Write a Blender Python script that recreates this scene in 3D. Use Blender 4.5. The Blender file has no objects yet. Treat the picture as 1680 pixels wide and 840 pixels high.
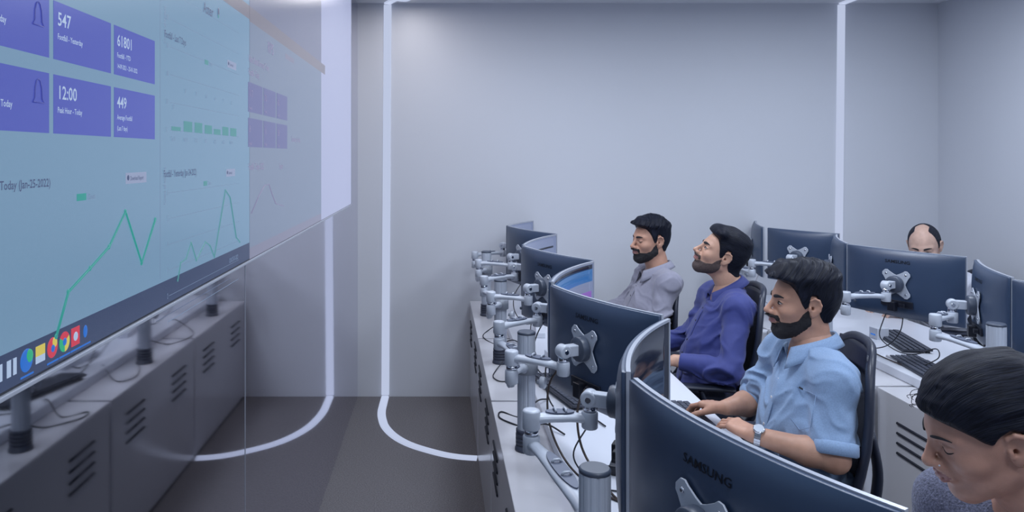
import bpy, bmesh, math, random
import numpy as np
from math import sin, cos, pi, radians, sqrt, atan2
from mathutils import Vector, Matrix

random.seed(7)
rng = np.random.default_rng(7)
SC = bpy.context.scene
COL = SC.collection

# ------------------------------------------------------------------ camera, world, lights, exposure
EYE = 1.70
F_PX = 1230.0            # focal length for a 1680 px wide frame
cam_d = bpy.data.cameras.new('camera')
cam_d.sensor_width = 36.0
cam_d.lens = 36.0 * F_PX / 1680.0
cam_d.shift_x = (840 - 720) / 1680.0
cam_d.shift_y = -(420 - 256) / 1680.0
cam_d.clip_start = 0.05
cam = bpy.data.objects.new('camera', cam_d)
cam.location = (0, 0, EYE)
cam.rotation_euler = (pi / 2, 0, 0)
COL.objects.link(cam)
SC.camera = cam

W = bpy.data.worlds.new('world')
SC.world = W
W.use_nodes = True
W.node_tree.nodes['Background'].inputs[0].default_value = (0.5, 0.58, 0.9, 1)
W.node_tree.nodes['Background'].inputs[1].default_value = 0.05

SC.view_settings.view_transform = 'Standard'
SC.view_settings.look = 'None'
SC.view_settings.gamma = 1.0
SC.view_settings.use_curve_mapping = False
SC.view_settings.exposure = 0.0

ROOM_X0, ROOM_X1, ROOM_Y0, ROOM_Y1, ROOM_H = -0.62, 3.53, -1.6, 5.30, 2.78
GLASS_X = -0.573
LAMP_TINT = (0.80, 0.88, 1.0)
LAMP_SPOTS = [(0.75, 3.75), (2.45, 3.75), (0.75, 2.1), (2.45, 2.1), (0.75, 0.1), (2.45, 0.1)]
LAMP_W = 21.5
for x, y in LAMP_SPOTS:
    ld = bpy.data.lights.new('ceiling_panel_lamp', 'AREA')
    ld.shape = 'SQUARE'
    ld.size = 0.56
    ld.energy = LAMP_W
    ld.color = LAMP_TINT
    lo = bpy.data.objects.new('ceiling_panel_lamp', ld)
    lo.location = (x, y, ROOM_H - 0.035)
    COL.objects.link(lo)

# area lamps added to brighten the corridor, set along the unseen ceiling strip
for nm, x, y, sx_, sy_, e_ in (('corridor_fill_lamp', -0.20, 4.0, 0.06, 2.2, 11.0), ('corridor_fill_lamp', 0.0, 1.4, 0.06, 2.0, 3.0)):
    ld = bpy.data.lights.new(nm, 'AREA')
    ld.shape = 'RECTANGLE'; ld.size = sx_; ld.size_y = sy_
    ld.energy = e_; ld.color = (1.0, 0.95, 0.93)
    lo = bpy.data.objects.new(nm, ld)
    lo.location = (x, y, ROOM_H - 0.02)
    COL.objects.link(lo)

# ------------------------------------------------------------------ materials
def srgb(r, g, b):
    f = lambda c: (c / 255 / 12.92) if c / 255 <= 0.04045 else ((c / 255 + 0.055) / 1.055) ** 2.4
    return (f(r), f(g), f(b))

def mat(name, col, rough=0.5, metal=0.0, spec=0.5, bump=None, vary=None, coat=0.0, emit=None, emit_s=1.0,
        sheen=0.0, ior=None, sss=0.0):
    """procedural principled material; bump=(scale,strength[,stretch]); vary=(scale,amount)"""
    m = bpy.data.materials.new(name)
    m.use_nodes = True
    nt = m.node_tree
    b = nt.nodes['Principled BSDF']
    b.inputs['Base Color'].default_value = (*col, 1)
    b.inputs['Roughness'].default_value = rough
    b.inputs['Metallic'].default_value = metal
    b.inputs['Specular IOR Level'].default_value = spec
    b.inputs['Coat Weight'].default_value = coat
    if ior: b.inputs['IOR'].default_value = ior
    if sheen: b.inputs['Sheen Weight'].default_value = sheen
    if sss:
        b.inputs['Subsurface Weight'].default_value = sss
        b.inputs['Subsurface Radius'].default_value = (0.012, 0.005, 0.003)
        b.inputs['Subsurface Scale'].default_value = 1.0
    if emit:
        b.inputs['Emission Color'].default_value = (*emit, 1)
        b.inputs['Emission Strength'].default_value = emit_s
    tc = None
    if bump or vary:
        tc = nt.nodes.new('ShaderNodeTexCoord')
    if vary:
        n = nt.nodes.new('ShaderNodeTexNoise')
        n.inputs['Scale'].default_value = vary[0]
        n.inputs['Detail'].default_value = 5
        nt.links.new(tc.outputs['Object'], n.inputs['Vector'])
        r = nt.nodes.new('ShaderNodeMapRange')
        r.inputs['From Min'].default_value = 0.25
        r.inputs['From Max'].default_value = 0.75
        r.inputs['To Min'].default_value = 1 - vary[1]
        r.inputs['To Max'].default_value = 1 + vary[1]
        nt.links.new(n.outputs['Fac'], r.inputs['Value'])
        mx = nt.nodes.new('ShaderNodeVectorMath'); mx.operation = 'SCALE'
        mx.inputs[0].default_value = col
        nt.links.new(r.outputs['Result'], mx.inputs['Scale'])
        nt.links.new(mx.outputs['Vector'], b.inputs['Base Color'])
    if bump:
        n = nt.nodes.new('ShaderNodeTexNoise')
        n.inputs['Scale'].default_value = bump[0]
        n.inputs['Detail'].default_value = 6
        if len(bump) > 2:
            mp = nt.nodes.new('ShaderNodeMapping')
            mp.inputs['Scale'].default_value = bump[2]
            nt.links.new(tc.outputs['Object'], mp.inputs['Vector'])
            nt.links.new(mp.outputs['Vector'], n.inputs['Vector'])
        else:
            nt.links.new(tc.outputs['Object'], n.inputs['Vector'])
        bp = nt.nodes.new('ShaderNodeBump')
        bp.inputs['Strength'].default_value = bump[1]
        bp.inputs['Distance'].default_value = 0.004
        nt.links.new(n.outputs['Fac'], bp.inputs['Height'])
        nt.links.new(bp.outputs['Normal'], b.inputs['Normal'])
    return m

def emis(name, col, s=1.0, rough=0.35, spec=0.3):
    return mat(name, (0.01, 0.012, 0.018), rough, 0, spec, emit=col, emit_s=s)

M = {}
M['wall'] = mat('white painted wall', (0.56, 0.58, 0.635), 0.6, bump=(180, 0.05), vary=(1.2, 0.015))
M['ceil'] = mat('white ceiling paint', (0.75, 0.77, 0.82), 0.7, bump=(120, 0.05))
M['carpet'] = mat('grey carpet', (0.185, 0.178, 0.190), 0.95, spec=0.1, bump=(420, 0.9), vary=(160, 0.38))
M['white'] = mat('white laminate', (0.63, 0.655, 0.73), 0.30, bump=(60, 0.02), vary=(2, 0.01))
M['cab'] = mat('satin white cabinet', (0.56, 0.56, 0.60), 0.17, spec=0.6, vary=(2, 0.01))
M['seam'] = mat('dark seam', (0.02, 0.025, 0.045), 0.6, vary=(20, 0.1))
M['slot'] = mat('vent slot black', (0.006, 0.008, 0.02), 0.7, vary=(30, 0.1))
M['alu'] = mat('silver painted aluminium', (0.47, 0.51, 0.59), 0.36, 0.05, bump=(250, 0.03), vary=(6, 0.03))
M['aludark'] = mat('grey arm recess', (0.12, 0.14, 0.20), 0.45, 0.2, vary=(12, 0.05))
M['chrome'] = mat('chrome sleeve', (0.6, 0.62, 0.68), 0.12, 1.0, vary=(9, 0.02))
M['padgrey'] = mat('dark grey hub pad', (0.055, 0.07, 0.105), 0.4, vary=(12, 0.05))
M['foot'] = mat('charcoal ribbed foot', (0.035, 0.042, 0.07), 0.5, vary=(14, 0.08))
M['back'] = mat('dark blue grey monitor shell', (0.026, 0.050, 0.105), 0.36, spec=0.9, bump=(90, 0.06, (60, 60, 1)), vary=(4, 0.05))
M['rim'] = mat('silver monitor rim', (0.42, 0.45, 0.52), 0.3, 0.3, vary=(8, 0.03))
M['black'] = mat('black plastic', (0.008, 0.010, 0.020), 0.42, bump=(200, 0.05), vary=(10, 0.1))
M['logo'] = mat('dark lettering', (0.004, 0.005, 0.010), 0.4, vary=(10, 0.1))
M['cable'] = mat('black cable rubber', (0.010, 0.012, 0.02), 0.5, vary=(30, 0.15))
M['cablebr'] = mat('dark cable with orange fleck', (0.035, 0.022, 0.02), 0.5, vary=(160, 0.7))
M['cablew'] = mat('white cable rubber', (0.5, 0.5, 0.55), 0.5, vary=(30, 0.05))
M['chair'] = mat('dark chair plastic', (0.020, 0.025, 0.045), 0.38, bump=(90, 0.05), vary=(10, 0.1))
M['mesh'] = mat('dark mesh weave', (0.028, 0.034, 0.055), 0.7, bump=(420, 0.8), vary=(300, 0.35))
M['fabric'] = mat('black seat fabric', (0.02, 0.024, 0.045), 0.9, bump=(300, 0.5), vary=(60, 0.1))
M['key'] = mat('grey keyboard keys', (0.05, 0.058, 0.085), 0.5, vary=(20, 0.1))
M['keyb'] = mat('dark keyboard case', (0.022, 0.026, 0.042), 0.45, vary=(12, 0.1))
M['bluep'] = mat('blue plastic', (0.03, 0.06, 0.38), 0.4, vary=(12, 0.1))
M['led'] = emis('led strip glow', srgb(184, 194, 220), 1.0)
M['lamp'] = emis('ceiling lamp diffuser', (0.8, 0.86, 1.0), 1.2)
# mirror-dark wall glass: strong clear reflection, stronger at grazing angles
def glass_mat():
    m = bpy.data.materials.new('smoked reflective glass')
    m.use_nodes = True
    nt = m.node_tree
    b = nt.nodes['Principled BSDF']
    lw = nt.nodes.new('ShaderNodeLayerWeight'); lw.inputs['Blend'].default_value = 0.5
    cr = nt.nodes.new('ShaderNodeValToRGB')      # coated glass reflects more at a slant
    cr.color_ramp.elements[0].position = 0.50; cr.color_ramp.elements[0].color = (0.30, 0.31, 0.34, 1)
    cr.color_ramp.elements[1].position = 0.84; cr.color_ramp.elements[1].color = (0.72, 0.70, 0.73, 1)
    nt.links.new(lw.outputs['Facing'], cr.inputs['Fac']); nt.links.new(cr.outputs['Color'], b.inputs['Base Color'])
    b.inputs['Metallic'].default_value = 1.0
    b.inputs['Specular Tint'].default_value = (0.93, 0.94, 1.0, 1)
    tc = nt.nodes.new('ShaderNodeTexCoord')
    n = nt.nodes.new('ShaderNodeTexNoise'); n.inputs['Scale'].default_value = 30
    r = nt.nodes.new('ShaderNodeMapRange')
    r.inputs['To Min'].default_value = 0.02; r.inputs['To Max'].default_value = 0.06
    nt.links.new(tc.outputs['Object'], n.inputs['Vector'])
    nt.links.new(n.outputs['Fac'], r.inputs['Value'])
    nt.links.new(r.outputs['Result'], b.inputs['Roughness'])
    return m
M['glass'] = glass_mat()
M['bgL'] = emis('screen page left', srgb(108, 140, 168), 1.0, 0.25, 0.5)
M['bgR'] = emis('screen page right', srgb(112, 126, 150), 1.0, 0.25, 0.5)
M['bgW'] = emis('screen white band', srgb(155, 162, 194), 1.0, 0.25, 0.5)
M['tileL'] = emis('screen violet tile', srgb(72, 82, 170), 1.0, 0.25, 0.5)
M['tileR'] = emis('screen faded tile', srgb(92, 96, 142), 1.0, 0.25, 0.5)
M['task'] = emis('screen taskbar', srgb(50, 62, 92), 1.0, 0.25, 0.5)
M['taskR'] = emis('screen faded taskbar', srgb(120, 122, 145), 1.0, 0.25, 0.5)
M['band'] = emis('screen tab bar', srgb(118, 116, 128), 1.0, 0.25, 0.5)
M['topR'] = emis('screen grey upper area', srgb(110, 116, 140), 1.0, 0.25, 0.5)
M['ink'] = emis('screen ink', srgb(66, 78, 112), 1.0)
M['inkf'] = emis('screen faint ink', srgb(108, 128, 158), 1.0)
M['inkw'] = emis('screen white ink', srgb(165, 185, 215), 1.0)
M['inkp'] = emis('screen pink ink', srgb(130, 125, 158), 1.0)
M['tileink'] = emis('screen dark violet line', srgb(58, 66, 148), 1.0)
M['grn'] = emis('screen green', srgb(50, 145, 138), 1.0)
M['grnf'] = emis('screen pale green', srgb(80, 140, 145), 1.0)
M['btn'] = emis('screen button', srgb(138, 150, 180), 1.0)
M['icb'] = emis('screen icon blue', srgb(40, 105, 195), 1.0)
M['icg'] = emis('screen icon green', srgb(45, 165, 120), 1.0)
M['icy'] = emis('screen icon yellow', srgb(200, 185, 85), 1.0)
M['icr'] = emis('screen icon red', srgb(195, 60, 78), 1.0)
M['scrdark'] = mat('glossy dark screen', (0.012, 0.016, 0.03), 0.08, spec=0.8, vary=(5, 0.05))
M['scrlit'] = emis('monitor page', srgb(112, 124, 158), 1.0, 0.2, 0.5)
M['scrblu'] = emis('monitor blue header', srgb(48, 100, 160), 1.0, 0.2, 0.5)
M['scrvio'] = emis('monitor violet block', srgb(125, 85, 170), 1.0, 0.2, 0.5)
M['scrgrn'] = emis('monitor green block', srgb(45, 150, 100), 1.0, 0.2, 0.5)

# ------------------------------------------------------------------ mesh helpers
def link(name, me, m=None, parent=None, loc=None, smooth=None):
    if isinstance(m, str): m = M[m]
    if m is not None and not me.materials: me.materials.append(m)
    o = bpy.data.objects.new(name, me)
    COL.objects.link(o)
    if parent is not None: o.parent = parent
    if loc is not None: o.location = loc
    if smooth is True:
        me.polygons.foreach_set('use_smooth', [True] * len(me.polygons))
    return o

def tag(o, label=None, cat=None, group=None, kind=None):
    if label: o['label'] = label
    if cat: o['category'] = cat
    if group: o['group'] = group
    if kind: o['kind'] = kind
    return o

def thing(name, label, cat, loc=(0, 0, 0), rz=0, group=None):
    o = bpy.data.objects.new(name, None)
    COL.objects.link(o)
    o.empty_display_size = 0.1
    o.location = loc
    o.rotation_euler = (0, 0, rz)
    return tag(o, label, cat, group)

class MB:
    """collects shapes, builds ONE mesh"""
    def __init__(s): s.v = []; s.f = []; s.sm = []
    def add(s, vs, fs, smooth=False):
        n = len(s.v)
        s.v += [tuple(p) for p in vs]
        s.f += [tuple(i + n for i in f) for f in fs]
        s.sm += [smooth] * len(fs)
        return s
    def box(s, x0, x1, y0, y1, z0, z1):
        return s.add([(x0,y0,z0),(x1,y0,z0),(x1,y1,z0),(x0,y1,z0),(x0,y0,z1),(x1,y0,z1),(x1,y1,z1),(x0,y1,z1)],
                     [(0,3,2,1),(4,5,6,7),(0,1,5,4),(1,2,6,5),(2,3,7,6),(3,0,4,7)])
    def obox(s, c, ax, ay, az, hx, hy, hz):
        c, ax, ay, az = map(Vector, (c, ax, ay, az))
        vs = [c + ax*(i*hx) + ay*(j*hy) + az*(k*hz) for k in (-1, 1) for i, j in ((-1,-1),(1,-1),(1,1),(-1,1))]
        return s.add(vs, [(0,3,2,1),(4,5,6,7),(0,1,5,4),(1,2,6,5),(2,3,7,6),(3,0,4,7)])
    def cyl(s, a, b, r, r2=None, n=20, caps=True):
        a, b = Vector(a), Vector(b)
        r2 = r if r2 is None else r2
        d = (b - a).normalized()
        u = d.orthogonal().normalized(); w = d.cross(u)
        vs = [a + (u*cos(2*pi*i/n) + w*sin(2*pi*i/n))*r for i in range(n)] + [b + (u*cos(2*pi*i/n) + w*sin(2*pi*i/n))*r2 for i in range(n)]
        s.add(vs, [(i, (i+1) % n, n+(i+1) % n, n+i) for i in range(n)], True)
        if caps: s.add(vs, [tuple(range(n))[::-1], tuple(range(n, 2*n))])
        return s
    def lathe(s, c, prof, n=24, axis=(0, 0, 1), caps=True):
        """prof = [(r, h)] revolved about axis through c"""
        c = Vector(c); d = Vector(axis).normalized()
        u = d.orthogonal().normalized(); w = d.cross(u)
        vs = [c + d*h + (u*cos(2*pi*i/n) + w*sin(2*pi*i/n))*r for r, h in prof for i in range(n)]
        fs = [(k*n+i, k*n+(i+1) % n, (k+1)*n+(i+1) % n, (k+1)*n+i) for k in range(len(prof)-1) for i in range(n)]
        s.add(vs, fs, True)
        if caps: s.add(vs, [tuple(range(n))[::-1], tuple(range((len(prof)-1)*n, len(prof)*n))])
        return s
    def tube(s, pts, r, n=8, closed=False, flat=None, up=(0, 0, 1)):
        """sweep; r number or list; flat=(rx, rz) elliptical half sizes or list of them with 'up' reference"""
        P = [Vector(p) for p in pts]
        k = len(P)
        vs = []
        prev = None
        for i, p in enumerate(P):
            if closed: t = P[(i+1) % k] - P[i-1]
            else: t = P[min(i+1, k-1)] - P[max(i-1, 0)]
            t.normalize()
            if flat is not None:
                a = t.cross(Vector(up))
                if a.length < 1e-5: a = t.orthogonal()
                a.normalize(); b = a.cross(t).normalized()
            elif prev is None:
                a = t.orthogonal().normalized(); b = t.cross(a)
            else:
                a = (prev - t*prev.dot(t))
                a = a.normalized() if a.length > 1e-6 else t.orthogonal().normalized()
                b = t.cross(a)
            prev = a
            if flat is not None:
                ra, rb = flat[i] if isinstance(flat, list) else flat
            else:
                ra = rb = r[i] if isinstance(r, (list, tuple)) else r
            for j in range(n):
                th = 2*pi*j/n
                vs.append(p + a*(ra*cos(th)) + b*(rb*sin(th)))
        m = k if closed else k-1
        fs = [(i*n+j, i*n+(j+1) % n, ((i+1) % k)*n+(j+1) % n, ((i+1) % k)*n+j) for i in range(m) for j in range(n)]
        s.add(vs, fs, True)
        if not closed: s.add(vs, [tuple(range(n))[::-1], tuple(range((k-1)*n, k*n))])
        return s
    def ball(s, c, r, n=16, m=10, sc=(1, 1, 1), R=None):
        vs = []
        for i in range(m+1):
            ph = pi*i/m
            for j in range(n):
                th = 2*pi*j/n
                v = Vector((sin(ph)*cos(th)*r*sc[0], sin(ph)*sin(th)*r*sc[1], cos(ph)*r*sc[2]))
                if R is not None: v = R @ v
                vs.append(Vector(c) + v)
        fs = [(i*n+j, (i+1)*n+j, (i+1)*n+(j+1) % n, i*n+(j+1) % n) for i in range(m) for j in range(n)]
        return s.add(vs, fs, True)
    def prism(s, poly, fn, d0, d1):
        """poly [(a,b)], fn(a,b,d)->xyz"""
        n = len(poly)
        vs = [fn(a, b, d0) for a, b in poly] + [fn(a, b, d1) for a, b in poly]
        return s.add(vs, [tuple(range(n))[::-1], tuple(range(n, 2*n))] + [(i, (i+1) % n, n+(i+1) % n, n+i) for i in range(n)])
    def build(s, name, m, parent=None, off=None, bevel=0.0, seg=2, loc=None):
        vs = s.v if off is None else [(x-off[0], y-off[1], z-off[2]) for x, y, z in s.v]
        me = bpy.data.meshes.new(name)
        me.from_pydata(vs, [], s.f)
        me.polygons.foreach_set('use_smooth', s.sm)
        bm = bmesh.new(); bm.from_mesh(me)
        bmesh.ops.remove_doubles(bm, verts=bm.verts, dist=1e-6)
        bmesh.ops.recalc_face_normals(bm, faces=bm.faces)
        bm.to_mesh(me); bm.free()
        o = link(name, me, m, parent, loc)
        if bevel:
            md = o.modifiers.new('bevel', 'BEVEL'); md.width = bevel; md.segments = seg
            md.limit_method = 'ANGLE'; md.angle_limit = radians(40)
            md.harden_normals = False
        return o

def spline(pts, n=8):
    """catmull-rom through pts"""
    P = [Vector(p) for p in pts]
    out = []
    for i in range(len(P)-1):
        p0 = P[max(i-1, 0)]; p1 = P[i]; p2 = P[i+1]; p3 = P[min(i+2, len(P)-1)]
        for k in range(n):
            t = k/n
            out.append(0.5*((2*p1) + (-p0+p2)*t + (2*p0-5*p1+4*p2-p3)*t*t + (-p0+3*p1-3*p2+p3)*t**3))
    out.append(P[-1])
    return out

def text_geo(txt, size, sx=1.0):
    """-> verts (x right, y up), faces; flat lettering"""
    cu = bpy.data.curves.new('t', 'FONT')
    cu.body = txt; cu.size = size; cu.resolution_u = 2; cu.offset = size*0.012
    ob = bpy.data.objects.new('t', cu)
    COL.objects.link(ob)
    bpy.context.view_layer.update()
    me = bpy.data.meshes.new_from_object(ob)
    vs = [(v.co.x*sx, v.co.y) for v in me.vertices]
    fs = [tuple(p.vertices) for p in me.polygons]
    bpy.data.objects.remove(ob); bpy.data.curves.remove(cu); bpy.data.meshes.remove(me)
    return vs, fs

# ------------------------------------------------------------------ room
def struct(name, mb, m, **k):
    return tag(mb.build(name, m, **k), kind='structure')
T = 0.12
struct('floor', MB().box(ROOM_X0-T, ROOM_X1+T, ROOM_Y0-T, ROOM_Y1+T, -T, 0), 'carpet')
struct('ceiling', MB().box(ROOM_X0-T, ROOM_X1+T, ROOM_Y0-T, ROOM_Y1+T, ROOM_H, ROOM_H+T), 'ceil')
struct('wall_back', MB().box(ROOM_X0-T, ROOM_X1+T, ROOM_Y1, ROOM_Y1+T, 0, ROOM_H), 'wall')
struct('wall_front', MB().box(ROOM_X0-T, ROOM_X1+T, ROOM_Y0-T, ROOM_Y0, 0, ROOM_H), 'wall')
struct('wall_right', MB().box(ROOM_X1, ROOM_X1+T, ROOM_Y0, ROOM_Y1, 0, ROOM_H), 'wall')
struct('wall_left', MB().box(ROOM_X0-T, ROOM_X0, ROOM_Y0, ROOM_Y1, 0, ROOM_H), 'wall')

SEAM_Y = 2.222
for i, (y0, y1, lb) in enumerate([(ROOM_Y0+0.002, SEAM_Y-0.0012, 'tall smoked mirror glass panel before the thin seam, under the big display'),
                                  (SEAM_Y+0.0012, ROOM_Y1-0.002, 'tall smoked mirror glass panel beyond the seam, reaching the back wall')]):
    r = thing('glass_panel', lb, 'glass panel', (GLASS_X-0.02, y0, 0.0), 0, 'glass panels on the left wall')
    MB().box(-0.02, 0.0188, 0, y1-y0, 0.0, ROOM_H-0.004).build('pane', 'glass', r, bevel=0.0012, seg=1)
    MB().box(-0.022, 0.02, -0.0008 if i else y1-y0, 0.0 if i else y1-y0+0.0008, 0.0, ROOM_H-0.004).build('edge_strip', M['rim'], r)
struct('trim_1', MB().box(GLASS_X-0.045, GLASS_X-0.001, ROOM_Y1-0.0019, ROOM_Y1-0.0001, 0, ROOM_H-0.004), 'rim')

for x, y in LAMP_SPOTS:
    first = (x, y) == LAMP_SPOTS[0]
    i = LAMP_SPOTS.index((x, y))
    lb = ['square ceiling panel lamp above the far end of the corridor side desks', 'square ceiling panel lamp near the back right corner',
          'square ceiling panel lamp above the man in the light blue shirt', 'square ceiling panel lamp above the middle of the right desks',
          'square ceiling panel lamp right beside the camera', 'square ceiling panel lamp behind the camera on the right'][i]
    r = thing('ceiling_light', lb, 'ceiling light', (x, y, ROOM_H), 0, 'ceiling panel lamps')
    f = MB()
    for a, b, c, d in ((-.31, .31, -.31, -.285), (-.31, .31, .285, .31), (-.31, -.285, -.285, .285), (.285, .31, -.285, .285)):
        f.box(a, b, c, d, -0.02, 0.0)
    f.build('frame', 'white', r)
    MB().box(-.285, .285, -.285, .285, -0.012, -0.002).build('diffuser', 'lamp', r)

# ------------------------------------------------------------------ LED strips
def strip(path, wdir, w=0.055, th=0.010):
    """flat band along path; wdir = list of width directions, normal offset th"""
    P = [Vector(p) for p in path]
    vs = []; k = len(P)
    for i, p in enumerate(P):
        t = (P[min(i+1, k-1)] - P[max(i-1, 0)]).normalized()
        wd, nn = wdir[i]
        wd = Vector(wd); nn = Vector(nn)
        if wd.length < 1e-6: wd = t.cross(nn)
        wd = (wd - t*wd.dot(t)).normalized()
        vs += [p - wd*w/2, p + wd*w/2, p + wd*w*0.42 + nn*th, p - wd*w*0.42 + nn*th]
    fs = [(i*4+j, i*4+(j+1) % 4, (i+1)*4+(j+1) % 4, (i+1)*4+j) for i in range(k-1) for j in range(4)]
    fs += [(0, 3, 2, 1), tuple((k-1)*4+j for j in range(4))]
    return MB().add(vs, fs)
fl = [(-.379, 5.285), (-.381, 5.12), (-.380, 4.98), (-.365, 4.84), (-.330, 4.68), (-.258, 4.52), (-.155, 4.39), (0.0, 4.275), (.11, 4.225), (.214, 4.205)]
fl = [(p.x, p.y) for p in spline([(a, b, 0) for a, b in fl], 5)]
r = thing('led_strip', 'glowing white light strip running down the back wall and curving over the floor', 'light strip', (-.379, 5.29, 0), 0, 'wall light strips')
off = (-.379, 5.29, 0)
z0, z1 = 0.0, ROOM_H
vp = [(-.379+0.017*(z/2.78), 5.299, z) for z in (0.012, 0.7, 1.4, 2.1, ROOM_H-0.012)]
strip(vp, [((1, 0, 0), (0, -1, 0))]*len(vp)).build('wall_strip', 'led', r, off)
strip([(a, b, 0.001) for a, b in fl], [((0, 0, 0), (0, 0, 1))]*len(fl)).build('floor_strip', 'led', r, off)
cp = [(-.362, 5.285, ROOM_H-0.001), (-.30, 5.15, ROOM_H-0.001), (-.20, 5.0, ROOM_H-0.001), (-.20, 3.2, ROOM_H-0.001), (-.15, 2.6, ROOM_H-0.001), (0.0, 2.3, ROOM_H-0.001), (0.0, 0.4, ROOM_H-0.001)]
cp = spline(cp, 5)
strip(cp, [((0, 0, 0), (0, 0, -1))]*len(cp)).build('ceiling_strip', 'led', r, off)
r = thing('led_strip', 'glowing white light strip on the back wall behind the right hand monitors', 'light strip', (2.82, 5.29, 0), 0, 'wall light strips')
vp = [(2.815+0.03*(z/2.78), 5.299, z) for z in (0.012, 0.7, 1.4, 2.1, ROOM_H-0.012)]
strip(vp, [((1, 0, 0), (0, -1, 0))]*len(vp)).build('wall_strip', 'led', r, (2.82, 5.29, 0))
cp = [(2.845, 5.285, ROOM_H-0.001), (2.845, 3.9, ROOM_H-0.001), (2.845, 2.6, ROOM_H-0.001)]
strip(cp, [((0, 0, 0), (0, 0, -1))]*len(cp)).build('ceiling_strip', 'led', r, (2.82, 5.29, 0))

# ------------------------------------------------------------------ the wall display
SX = GLASS_X + 0.012          # front face of the display
SB, STOP, SY0, SY1 = 1.392, 2.745, 0.42, 4.79   # bottom, top, near end, far end
def wy(px): return -SX * F_PX / (720 - px)        # along the wall, as read from the photograph's rulers
def wz(px, py): return EYE - (py - 256) * (-SX) / (720 - px)
disp = thing('wall_display', 'huge wall screen showing visitor dashboards with violet tiles and line charts', 'screen', (SX, SY0, SB))
DO = (SX, SY0, SB)
MB().box(GLASS_X, SX-0.001, SY0, SY1, SB, STOP).build('panel_body', 'black', disp, DO)
MB().box(GLASS_X, SX+0.004, SY0, SY1, SB-0.007, SB).build('bottom_rail', M['rim'], disp, DO, bevel=0.0015)
MB().box(GLASS_X, SX+0.002, SY1, SY1+0.006, SB-0.007, STOP).build('end_rail', M['rim'], disp, DO)
NL = [0]
def flat(name, m, y0, y1, z0, z1, lift, parent=disp, off=DO):
    return MB().box(SX-0.001, SX+lift, y0, y1, z0, z1).build(name, m, parent, off)
YW = wy(527)
flat('left_page', 'bgL', SY0, SEAM_Y-0.002, SB+0.052, STOP, 0.0)
flat('left_taskbar', 'task', SY0, SEAM_Y-0.002, SB+0.004, SB+0.052, 0.0)
flat('right_page', 'bgR', SEAM_Y+0.002, YW, SB+0.035, 2.10, 0.0)
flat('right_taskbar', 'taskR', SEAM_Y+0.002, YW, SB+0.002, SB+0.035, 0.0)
flat('right_tab_bar', 'band', SEAM_Y+0.002, YW+.12, 2.10, 2.145, 0.0)
flat('right_upper_area', 'topR', SEAM_Y+0.002, YW, 2.145, STOP, 0.0)
flat('white_band', 'bgW', YW, SY1, SB+0.002, 2.10, 0.0)
flat('white_band', 'bgW', YW+.12, SY1, 2.10, 2.145, 0.0)
flat('white_band', 'bgW', YW, SY1, 2.145, STOP, 0.0)
flat('left_tab_bar', 'band', 1.75, SEAM_Y-0.002, 2.105, 2.145, 0.0003)

def wtext(name, txt, y, z, size, m, parent=disp, off=DO, sx=0.72, lift=0.0012):
    vs, fs = text_geo(txt, size, sx)
    me = bpy.data.meshes.new(name)
    me.from_pydata([(SX+lift-off[0], y+a-off[1], z+b-off[2]) for a, b in vs], [], fs)
    return link(name, me, m, parent)

# tiles: columns by photo ruler
tc_ = [(wy(-12)-0.20, wy(80)), (wy(87.5), wy(181.5)), (wy(187), wy(253.5))]
tc_[0] = (tc_[0][1]-0.205, tc_[0][1])
trow = [(wz(181, 35)-0.155, wz(181, 35)), (0, 0)]
rtop = (wz(89, 97), wz(89, 1)); rbot = (wz(232*0.381, 219), wz(232*0.381, 122))
words = [[None, ('547', 'Footfall - Yesterday'), ('61801', 'Footfall - YTD')], [None, ('12:00', 'Peak Hour - Today'), ('449', 'Average Footfall')]]
for ri, (z0, z1) in enumerate((rtop, rbot)):
    for ci, (y0, y1) in enumerate(tc_):
        t = flat('dashboard_tile', 'tileL', y0, y1, z0, z1, 0.0006)
        h = z1-z0
        wd = words[ri][ci]
        if wd:
            wtext('tile_number', wd[0], y0+0.010, z1-h*0.40, 0.028, 'inkw', t, sx=0.95)
            wtext('tile_caption', wd[1], y0+0.010, z1-h*0.64, 0.0122, 'inkw', t, sx=0.8)
            if ci == 2:
                wtext('tile_caption', ['14-09-2021 - 25-01-2022', '(Last 7 days)'][ri], y0+0.010, z1-h*0.86, 0.0115, 'inkw', t, sx=0.75)
        else:
            wtext('tile_caption', ['Footfall - Today', 'Peak Hour - Today'][ri], y0+0.03, z1-h*0.64, 0.013, 'inkw', t, sx=0.8)
            b = MB()   # bell outline icon
            cy, cz = y1-0.030, z1-h*0.34
            b.tube([(SX+0.001, cy+a*.6, cz+c*.6) for a, c in ((-.024, -.025), (-.016, -.015), (-.014, .01), (-.008, .026), (0, .03), (.008, .026), (.014, .01), (.016, -.015), (.024, -.025))], 0.0011, 5, closed=True)
            b.build('bell_icon', 'tileink', t, DO)
wtext('heading', 'Footfall - Last 7 Days', wy(269), wz(269, 60), 0.0205, 'ink', sx=0.74)
wtext('heading', 'Footfall - Yesterday (Jan-24-2022)', wy(267.5), wz(267.5, 291), 0.0205, 'ink', sx=0.74)
wtext('heading', 'Footfall - Today (Jan-25-2022)', wy(0)-.062, wz(0, 312), 0.0165, 'ink', sx=0.92)
wtext('brand_text', 'Aster', wy(333), wz(333, 19), 0.036, 'ink', sx=0.95)
MB().ball((SX+0.001, wy(358), wz(358, 21)), 0.013, 12, 8, (0.05, 0.6, 1)).build('brand_emblem', 'ink', disp, DO)
MB().ball((SX+0.001, wy(358), wz(358, 26)), 0.009, 12, 8, (0.1, 0.6, 0.7)).build('brand_emblem', 'grnf', disp, DO)
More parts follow.
